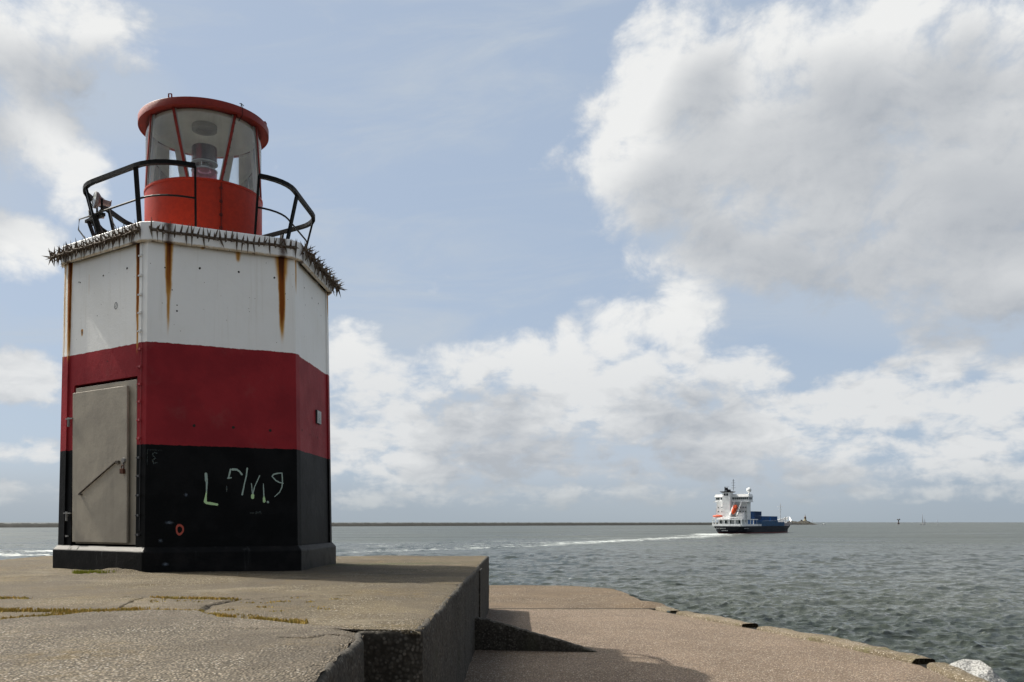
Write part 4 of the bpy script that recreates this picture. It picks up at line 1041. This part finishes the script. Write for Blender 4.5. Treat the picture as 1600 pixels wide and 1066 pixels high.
# optic
LM = empty('lamp', (0, 0, 5.11), 0, LH)
mb = MB(); mb.lathe([(0, .705), (.165, .705), (.172, .695), (.172, .50), (.150, .49), (0, .49)], 40)
m_, nt, b = newmat('dark_filter', (.05, .025, .035), .18); P = objco(nt); xx, yy, zz_ = xyz(nt, P); n = noise(nt, scalev(nt, P, (8, 8, 1)), 1, 2)
setin(nt, b, 'Base Color', mix(nt, n.smooth(.4, .6), (.15, .012, .03), (.035, .018, .028))); mb.build('upper_lens', m_, LM, smooth=True)
mb = MB(); mb.lathe([(.12, .49), (.182, .485), (.182, .47), (.12, .465)], 40); mb.lathe([(.1, .385), (.178, .38), (.178, .37), (.1, .365)], 40)
mb.build('lens_flange', newmat('flange', (.35, .36, .37), .25)[0], LM, smooth=True)
mb = MB(); mb.ball((0, 0, .42), .07, 8, sc=(1.3, 1.3, .8)); [mb.tube([(cos(a)*.14, sin(a)*.14, .36), (cos(a)*.14, sin(a)*.14, .49)], .007, 5) for a in (.5, 2.6, 4.7)]; mb.build('bulb', newmat('silver', (.45, .46, .47), .2, .6)[0], LM, smooth=True)
mb = MB(); mb.lathe([(.15, .375), (.170, .365), (.170, .0), (0, 0)], 40); 
m_, nt, b = newmat('red_lens', (.30, .03, .06), .12); tr = nt.nodes.new('ShaderNodeBsdfTransparent'); tr.inputs[0].default_value = (.85, .35, .42, 1); mx = nt.nodes.new('ShaderNodeMixShader'); mx.inputs[0].default_value = .62
nt.links.new(tr.outputs[0], mx.inputs[1]); nt.links.new(b.outputs[0], mx.inputs[2]); nt.links.new(mx.outputs[0], nt.nodes['Material Output'].inputs[0]); mb.build('lower_lens', m_, LM, smooth=True)

# ------------------------------------------------------------------ far breakwater with its own light
M_rockfar = rustmat('far_rock', (.016, .018, .018), (.038, .038, .034), .95)
def breakwater():
    A_, B_ = Vector((-1500, 292)), Vector((845, 2252)); n = 1500; d = (B_-A_); L = d.length; d = d/L; nr = Vector((d.y, -d.x))
    s = np.linspace(0, L, n); prof = [(-16, -1.5), (-10, 2.2), (-5, 4.8), (0, 5.1), (5, 4.9), (10, 2.4), (17, -1.5)]
    o = np.array([p[0] for p in prof])[None]; z = np.array([p[1] for p in prof])[None]
    Sg = np.repeat(s[:, None], 7, 1); Og = np.repeat(o, n, 0)
    Og = Og+1.2*fbm(Sg*.3, Og*.3, 3); Zg = z+(1.1*fbm(Sg*.25+3, Og*.3, 3)+.7*vnoise(Sg*.5, Og))*(z > 0)+1.6*(vnoise(Sg*.11, Og*0) > .42)*(np.abs(Og) < 4)*(Sg < 1100)
    Zg += np.where((s[:, None] > 880) & (s[:, None] < 900), .0, 0)
    # the mole sinks into the sea before the ship's bow, then the head island
    endf = np.clip((L-Sg)/14, 0, 1); Zg = Zg*endf-2*(1-endf)
    Xg = A_.x+d.x*Sg+nr.x*Og; Yg = A_.y+d.y*Sg+nr.y*Og
    ob = grid_mesh('breakwater', Xg-0, Yg, Zg+ZSEA, M_rockfar, smooth=False); tag(ob, 'long low dark rock breakwater lying along the horizon', 'breakwater')
breakwater()
def island():
    nx, ny = 90, 24; u = np.linspace(-1, 1, nx)[None]; v = np.linspace(-1, 1, ny)[:, None]
    L = 62; X0, Y0 = 838, 2275
    xx = X0+u*L*1.0+0*v; yy = Y0+v*22+0*u
    base = np.clip(1-np.abs(u)**2.2, 0, 1)*np.clip(1-v**2, 0, 1)
    zz = ZSEA-1+8.6*base**.6*(1+.35*fbm(xx*.16, yy*.16, 3))+3.0*vnoise(xx*.4, yy*.4)*base+3.5*np.exp(-((xx-871)/10)**2-((yy-Y0)/14)**2)
    m = rustmat('pale_far_rock', (.07, .066, .055), (.020, .020, .018), .95)
    o = grid_mesh('rock_island', xx, yy, zz, m, smooth=False); tag(o, 'rocky mole head right of the container ship under the far lighthouse', 'rock island')
    t = empty('far_lighthouse', (871, Y0, ZSEA+8.5)); tag(t, 'small distant lighthouse with dark domed top on the rocky mole head', 'lighthouse')
    mb = MB(); mb.lathe([(5.0, -1), (4.2, 3.5), (2.9, 3.8), (2.7, 7.2), (3.1, 7.4), (0, 7.4)], 8); mb.build('tower', newmat('sandy_tower', (.30, .27, .18), .8)[0], t)
    mb = MB(); mb.lathe([(3.1, 7.4), (3.1, 8.4), (2.5, 8.4), (2.5, 11.2), (2.9, 11.3), (1.2, 13.4), (.5, 14.2), (.45, 17), (0, 18.5)], 10); mb.build('lantern', newmat('dark_far_red', (.09, .06, .05), .6)[0], t)
    mb = MB(); mb.box((-9.5, 0, 1.2), (3.2, 3, 4.2)); mb.cone((-9.5, 0, 3.3), (0, 0, 1), 1.6, 2.2, 4); mb.build('shed', newmat('dark_shed', (.06, .055, .05), .8)[0], t)
island()
# ------------------------------------------------------------------ container ship
SX, SY, HD = 148.5, 503.0, radians(37)
SHIP = empty('container_ship', (SX, SY, ZSEA), -HD)   # local +Y is forward, +X starboard
tag(SHIP, 'black hulled container ship with white wheelhouse and blue containers heading out', 'ship')
def sm(name, col, rough=.5, dirt=.25, sc=.6):
    m, nt, b = newmat(name, col, rough, 0, .12); P = objco(nt); n = noise(nt, P, sc, 5, .65); n2 = noise(nt, scalev(nt, P, (1.5, 1.5, .2)), 1, 3)
    c = mix(nt, n.smooth(.45, .7)*dirt, col, tuple(x*.5 for x in col)); c = mix(nt, n2.smooth(.58, .75)*dirt, c, (col[0]*.6+.03, col[1]*.5+.02, col[2]*.5)); setin(nt, b, 'Base Color', c); return m
SW = sm('ship_white', (.74, .75, .75)); SG = sm('ship_grey', (.45, .46, .46)); SBk = sm('ship_black', (.016, .017, .022), .45, .2); SWin = newmat('ship_window', (.02, .03, .035), .15)[0]; SOr = sm('ship_orange', (.45, .07, .028), .45, .12)
SBl = sm('coaming_blue', (.055, .12, .22), .6, .6, .35)
def hull():
    L = 116; st = [0, 3, 8, 20, 40, 60, 80, 92, 101, 108, 113, 118]; V = []; F = []
    def hw(a, f):   # half width at station a for height fraction f
        w = 9.0
        if a < 8: w = 9.0*(.80+.20*(a/8)) if f > .5 else 9.0*(.50+.5*(a/8))
        if a > 78: q = (a-78)/(118-78); w = 9.0*max(0, (1-q**1.9)) if f > .7 else 9.0*max(0, 1-(q*1.06)**1.35)
        return max(w, .12)
    def top(a): return 4.2+(.7 if a > 92 else 0)*min(1, (a-92)/16 if a > 92 else 0)*3.2
    lev = [0, .16, .5, .8, 1.0]
    for a in st:
        for s in (-1, 1):
            for f in lev:
                z = -.8+(top(a)+.8)*f; aa = a
                if a > 100: aa = a-(1-f)*7*((a-100)/18)
                if a == 0: aa = 4.0*(1-f)**1.4
                V.append((s*hw(a, f)*(1 if f > .2 or a > 8 else .85), aa*.95, z))
    n = len(lev)
    for i in range(len(st)-1):
        for s in range(2):
            for j in range(n-1):
                a = i*2*n+s*n+j; b_ = (i+1)*2*n+s*n+j; F.append((a, b_, b_+1, a+1))
        F.append((i*2*n+n-1, i*2*n+2*n-1, (i+1)*2*n+2*n-1, (i+1)*2*n+n-1))
    for j in range(n-1): F.append((j, j+1, n+j+1, n+j)); k = (len(st)-1)*2*n; F.append((k+j, k+j+1, k+n+j+1, k+n+j))
    m, nt, b = newmat('hull_paint', (.02, .02, .024), .6, 0, .08); P = objco(nt); _, _, z = xyz(nt, P); n_ = noise(nt, scalev(nt, P, (.3, .3, 1.2)), 1, 4)
    c = mix(nt, n_.smooth(.4, .7), (.012, .013, .018), (.026, .026, .03)); c = mix(nt, (1.0-z.smooth(.45, .55)), c, (.13, .03, .022)); setin(nt, b, 'Base Color', c)
    mb = MB(); mb.add(V, F); h = mb.build('hull', m, SHIP)
    # white names on the stern quarter, too small to read
    mb = MB()
    for (x0, z, w, n, s) in ((-7.2, 3.0, 6.6, 8, 1), (-3.2, 1.75, 3.6, 8, .7)):
        for i in range(n):
            x = x0+w*(i+.5)/n; mb.box((x-w/n*.22, -.10+.55*(1-(z+.8)/5)**1.4*4, z), (.13, .1, .62*s)); mb.box((x, -.10+.55*(1-(z+.8)/5)**1.4*4, z+(.2 if i % 2 else -.2)*s), (.45*s, .1, .14)); 
            if i % 3: mb.box((x+w/n*.2, -.10+.55*(1-(z+.8)/5)**1.4*4, z), (.12, .1, .6*s))
    mb.build('stern_lettering', newmat('letter_white', (.6, .6, .6), .5)[0], h)
    mb = MB()
    for i in range(8): mb.box((9.03, 3.2+i*.9, 3.0), (.08, .45, .42))
    mb.build('side_lettering', newmat('letter_grey', (.32, .32, .32), .5)[0], h)
hull()
mb = MB()      # white stern bulwark
mb.box((0, .4, 4.75), (15.6, .3, 1.25)); mb.box((8.55, 16.5, 4.75), (.3, 32, 1.2)); mb.box((-8.55, 16.5, 4.75), (.3, 32, 1.2)); mb.box((0, 8, 4.25), (16.8, 15, .12))
mb.build('bulwark', SW, SHIP)
mb = MB()      # open poop structure on pillars
mb.box((0, 8, 8.05), (17.2, 15.6, .55))
for x in (-8.2, -4.8, -1.6, 1.2, 4.6, 8.2): mb.box((x, .6, 6.4), (.55, .5, 3.1))
for y in (5, 10, 15, 20, 25): mb.box((8.3, y, 6.4), (.45, .6, 3.1)); mb.box((-8.3, y, 6.4), (.45, .6, 3.1))
mb.box((0, 9.5, 6.2), (13.5, 9, 3.2)); mb.box((8.3, 20, 8.0), (.5, 14, .45))
mb.build('poop_deck', SW, SHIP)
for x in (-6.5, -5.2, -3.2, -2.2, .2, 3.0, 5.6): mb = MB(); mb.box((x, 4.9, 6.6), (.9, .25, 1.7)); mb.build('poop_opening', SWin, SHIP)
mb = MB()      # accommodation block
mb.box((-4.7, 9, 13.2), (6.0, 8, 9.8)); mb.box((4.0, 11, 13.2), (9.5, 6, 9.8)); mb.box((-1.6, 6.3, 14.8), (4.6, 5.5, 13.0))
mb.box((6.4, 8.2, 10.0), (3.6, 6, 3.4)); mb.box((2.2, 7.5, 10.5), (.5, 1, 5.0)); mb.box((6.4, 7.0, 12.0), (4.2, 3.2, .25)); mb.box((5.5, 8.0, 16.6), (7.5, 1.2, .25))
SP = mb.build('superstructure', SW, SHIP)
for z in (10.2, 12.5, 14.8):
    for x in (-6.6, -4.6): mb = MB(); mb.box((x, 4.93, z), (.5, .14, .6)); mb.build('porthole', SWin, SP)
    for x in (3.4, 5.0, 6.6, 8.0): mb = MB(); mb.box((x, 7.93, z), (.6, .14, .7)); mb.build('porthole', SWin, SP)
for z in (9.6, 12.0, 14.4, 16.8): mb = MB(); mb.box((5.2, 7.2, z), (8.2, 1.6, .16)); mb.box((5.2, 6.45, z+.9), (8.2, .06, .08)); mb.build('walkway', SG, SP)
mb = MB(); mb.box((1.15, 7.6, 12.5), (.7, .5, 9)); mb.build('stair_casing', SG, SP)
mb = MB(); mb.box((0, 10.5, 18.1), (20.6, 7.2, .4)); mb.box((-6.3, 10.5, 19.6), (6.0, 6.6, 2.6)); mb.box((5.2, 10.5, 19.6), (9.6, 6.6, 2.6)); mb.box((-6.3, 10.3, 21.6), (6.8, 7.2, 1.5), taper=.85); mb.box((5.2, 10.3, 21.6), (10.2, 7.2, 1.5), taper=.9)
BR = mb.build('bridge', SW, SHIP)
for x in [-8.3, -7.2, -5.6, -4.4]+[float(q) for q in np.arange(1.2, 10.0, 1.15)]: mb = MB(); mb.box((x, 7.1, 19.9), (.85, .2, 1.2)); mb.build('bridge_window', SWin, BR)
for y in (8.4, 10.4, 12.4):
    for x in (10.05, -9.35): mb = MB(); mb.box((x, y, 19.9), (.15, 1.5, 1.1)); mb.build('bridge_window', SWin, BR)
mb = MB(); mb.box((-1.6, 6.3, 22.1), (4.4, 5.2, 2.6)); FN = mb.build('funnel', SW, SHIP)
mb = MB(); mb.box((-1.6, 6.3, 23.6), (5.8, 5.8, .6), taper=1.2); mb.box((-3.2, 6.3, 25.0), (.5, .6, 2.8)); mb.bar([(-1.7, 6.3, 24), (-2.2, 5.6, 26.0)], 1.0, 1.0); mb.box((-1.0, 6.4, 24.4), (1.4, 2, 1.2)); mb.box((-2.4, 3.66, 22.1), (1.0, .1, 1.2)); mb.box((-1.0, 3.66, 22.1), (1.0, .1, 1.2))
mb.build('exhaust', SBk, FN)
mb = MB(); mb.tube([(.6, 9, 24.5), (.6, 9, 31.0)], .16, 6); mb.tube([(-4.4, 8, 26.6), (-1.4, 8, 26.6)], .10, 6)
for z, w in ((26, 1.3), (27.5, 1.0), (28.8, 1.2), (30, .8)): mb.tube([(.6-w, 9, z), (.6+w, 9, z)], .10, 5)
mb.build('mast', sm('mast_grey', (.14, .14, .15)), SHIP)
mb = MB(); mb.ball((9.2, 10, 24.6), 1.35, 8); mb.tube([(9.2, 10, 22.2), (9.2, 10, 23.5)], .4, 8); mb.build('radar_dome', SW, SHIP, smooth=True)
LB = MB(); LB.ball((0, 0, 0), 1.0, 8, sc=(1.25, 1.3, 3.0)); LB.box((0, -.9, 1.3), (1.7, 1.2, 1.6))
Mx = Matrix.Rotation(radians(18), 3, 'Y') @ Matrix.Rotation(radians(-18), 3, 'X')
for i in range(len(LB.v)): LB.v[i] = Mx @ LB.v[i]+Vector((3.4, 3.2, 13.6))
LF = LB.build('lifeboat', SOr, SHIP, smooth=True)
mb = MB()
for x in (1.6, 5.6): mb.bar([(x+.9, 5.4, 18.0), (x-.2, 1.5, 10.5), (x-.3, 1.0, 4.6)], .35, .45)
mb.box((3.2, 1.1, 9.0), (4.4, .4, .4)); mb.build('launching_frame', SW, SHIP)
mb = MB(); mb.ball((-5.8, 1.6, 9.8), 1.0, 6, sc=(3.0, 1.2, .85)); mb.build('rescue_boat', SOr, SHIP, smooth=True)
mb = MB(); mb.tube([(-7.0, 2.5, 8.3), (-7.0, 2.5, 14)], .16, 6); mb.tube([(-7.0, 2.5, 12.0), (-5.6, 2.0, 10.6)], .14, 6); mb.build('davit', SG, SHIP)
mb = MB()
for i in range(14): mb.tube([(-8.2+i*1.26, .5, 8.3), (-8.2+i*1.26, .5, 9.3)], .05, 4)
mb.tube([(-8.2, .5, 9.3), (8.2, .5, 9.3)], .06, 4); mb.tube([(-8.2, .5, 8.8), (8.2, .5, 8.8)], .05, 4)
for i in range(10): mb.tube([(8.5, .5+i*1.5, 8.3), (8.5, .5+i*1.5, 9.3)], .05, 4)
mb.tube([(8.5, .5, 9.3), (8.5, 14, 9.3)], .06, 4); mb.build('deck_rail', SW, SHIP)
mb = MB(); mb.box((0, 50.5, 5.3), (17.2, 50, 2.6)); mb.box((0, 49, 7.0), (16.6, 30, .9))
for i in range(24): mb.box((8.66, 27+i*2.06, 5.4), (.18, .35, 2.5))
mb.build('hatch_coaming', SBl, SHIP)
mb = MB()
for s in (-1, 1): mb.bar([(s*7.0, 94, 6.2), (s*4.4, 103, 7.2), (s*.5, 112, 9.2)], .3, 1.7)
mb.box((0, 92, 6.6), (10, .3, 1.2)); mb.build('bow_bulwark', SW, SHIP)
mb = MB(); mb.tube([(0, 95, 6), (0, 95, 18.5)], .17, 6); mb.tube([(-1.8, 95, 16.5), (1.8, 95, 16.5)], .10, 5); mb.tube([(-1.1, 95, 14.6), (1.1, 95, 14.6)], .09, 5); mb.tube([(4.5, 91, 7), (4.5, 91, 10)], .3, 6); mb.box((-3, 93, 8.4), (2, 1.5, 2.4))
mb.build('foremast', SG, SHIP)
# containers, each a thing of its own
CM = [sm('container_blue', (.020, .085, .24), .5, .35, .5), sm('container_navy', (.018, .052, .14), .5, .35, .5), sm('container_mid_blue', (.022, .095, .26), .5, .35, .5)]
def container_proto():
    b = MB(); L, w, h = 12.1, 2.38, 2.52; n = 30; V = []; F = []
    b.box((0, 0, h/2), (w-.10, L-.10, h-.10))
    for x in (-w/2+.08, w/2-.08):
        for y in (-L/2+.08, L/2-.08): b.box((x, y, h/2), (.16, .16, h))
    for z in (.08, h-.08):
        for x in (-w/2+.06, w/2-.06): b.box((x, 0, z), (.12, L-.34, .14))
        for y in (-L/2+.06, L/2-.06): b.box((0, y, z), (w-.34, .12, .14))
    for i in range(n): 
        y = -L/2+.5+i*(L-1)/(n-1)
        for x in (-w/2+.04, w/2-.04): b.box((x, y, h/2), (.07, .16, h-.36))
    return b
cb = container_proto(); first = None; cz = {}
RS = Matrix.Rotation(-HD, 3, 'Z'); k = 0
def put(x, y, z, lab, grp, mi):
    global first
    if mi not in cz: cz[mi] = cb.build('shipping_container', CM[mi], None).data; o = bpy.data.objects[-1] if False else [q for q in bpy.data.objects if q.data == cz[mi]][0]
    else: o = bpy.data.objects.new('shipping_container', cz[mi]); COL.objects.link(o)
    o.location = Vector((SX, SY, ZSEA))+RS @ Vector((x, y, z)); o.rotation_euler = (0, 0, -HD); tag(o, lab, 'container', grp)
R_ = random.Random(3)
for bay, y in enumerate((27.0,)):
    for ix in range(7):
        x = -7.35+ix*2.45
        for tier, z in enumerate((5.1, 7.65)):
            if tier == 0 and ix != 6 and not (bay == 0): continue
            zz = (5.1, 7.65)[tier]
            put(x, y, zz+(.9 if tier == 1 else .0)*0, 'dark blue container in the taller block just behind the white wheelhouse', 'containers in the taller block', R_.choice((0, 0, 1)))
        if True: put(x, y, 10.2, 'dark blue container in the taller block just behind the white wheelhouse', 'containers in the taller block', R_.choice((0, 0, 1)))
for bay, y in enumerate((41.0, 56.0)):
    for ix in range(7):
        put(-7.35+ix*2.45, y, 7.5, 'mid blue container in the lower block toward the bow', 'containers in the lower block', R_.choice((0, 1, 2)))

# ------------------------------------------------------------------ small craft and marks on the horizon
def sailboat(loc, rz, L, hm, two, label, sails, name='sailboat', tilt=0):
    e = empty(name, loc, rz); e.rotation_euler = (0, tilt, rz); tag(e, label, 'sailboat')
    mb = MB(); V = []; F = []; st = [(-.5, .10), (-.3, .14), (0, .15), (.3, .10), (.5, .01)]
    for a, w in st:
        for s, z in ((-1, .0), (-1, .10), (1, .10), (1, .0)): V.append((a*L*(1 if z else .92), s*w*L*(1 if z else .5), z*L-.02*L))
    for i in range(4):
        for j in range(3): F.append((i*4+j, i*4+j+1, (i+1)*4+j+1, (i+1)*4+j))
        F.append((i*4+3, i*4, (i+1)*4, (i+1)*4+3))
    F += [(0, 1, 2, 3), (16, 17, 18, 19)]
    mb.add(V, F); mb.build('hull', sm('boat_hull', (.55, .55, .55)), e); mb = MB(); mb.box((-.05*L, 0, .10*L), (.3*L, .12*L, .06*L)); mb.build('cabin', SW, e)
    for (x, h) in (((.08*L, hm),) + (((-.30*L, hm*.55),) if two else ())):
        mb = MB(); mb.tube([(x, 0, .05*L), (x, 0, h)], .012*L, 5); mt_ = mb.build('mast', SG, e)
        mb = MB(); T = .004*L; w = .30*L if not two else .16*L
        if sails:
            tri = [(x-.03*L, h*.95), (x-.03*L, .16*L), (x-w-.03*L, .16*L)]
            mb.add([(a, -T, z) for a, z in tri]+[(a, T, z) for a, z in tri], [(0, 1, 2), (3, 5, 4), (0, 3, 4, 1), (1, 4, 5, 2), (2, 5, 3, 0)]); mb.build('sail', newmat('sailcloth', sails, .7)[0], e)
sailboat((1131*1.0, 2200, ZSEA), radians(165), 13, 28, True, 'two masted sailing boat with pale sails, tallest mast on the right horizon', (.50, .46, .44))
sailboat((2600*.5305+0, 2600, ZSEA), radians(200), 7, 16, False, 'tiny white sailing boat farthest right on the horizon', (.75, .75, .75))
sailboat((2500*.3896, 2500, ZSEA), radians(150), 8, 17, False, 'tiny white sail leaning beyond the rocky mole head', (.8, .8, .8), tilt=-.35)
def motorboat():
    e = empty('motorboat', (2100*.4035, 2100, ZSEA), radians(170)); tag(e, 'small white motorboat with spray at the right tip of the mole head', 'motorboat')
    mb = MB(); V = []; F = []
    for a, w in ((-4, 1.5), (0, 1.7), (3, 1.2), (5.5, .1)):
        for s, z in ((-1, 0), (-1, 1.5), (1, 1.5), (1, 0)): V.append((a, s*w*(1 if z else .6), z+(.5 if a > 2 and z else 0)-.2))
    for i in range(3):
        for j in range(3): F.append((i*4+j, i*4+j+1, (i+1)*4+j+1, (i+1)*4+j))
    F += [(0, 1, 2, 3), (12, 13, 14, 15)]
    mb.add(V, F); mb.build('hull', SW, e)
    mb = MB(); mb.box((-.5, 0, 2.2), (3.6, 2.2, 1.8), taper=.7); mb.build('cabin', SW, e); mb = MB(); mb.tube([(-1, 0, 3), (-1, 0, 4.6)], .08, 5); mb.build('mast', SG, e)
motorboat()
def beacon():
    e = empty('sea_beacon', (2900*.4871, 2900, ZSEA)); tag(e, 'dark T-shaped beacon on a thick post standing on the sea horizon', 'beacon')
    dk = newmat('beacon_dark', (.05, .035, .03), .7)[0]
    mb = MB(); mb.lathe([(3.0, -1), (3.0, 4.5), (1.6, 5), (1.4, 13), (0, 13)], 10); mb.build('post', dk, e)
    mb = MB(); mb.box((0, 0, 13.8), (9.5, 6, 1.4)); mb.box((-2.6, 0, 15.2), (2.6, 2.6, 2.2)); mb.box((2.8, 0, 15.8), (2.2, 2.2, 3.0)); mb.build('platform', dk, e)
beacon()
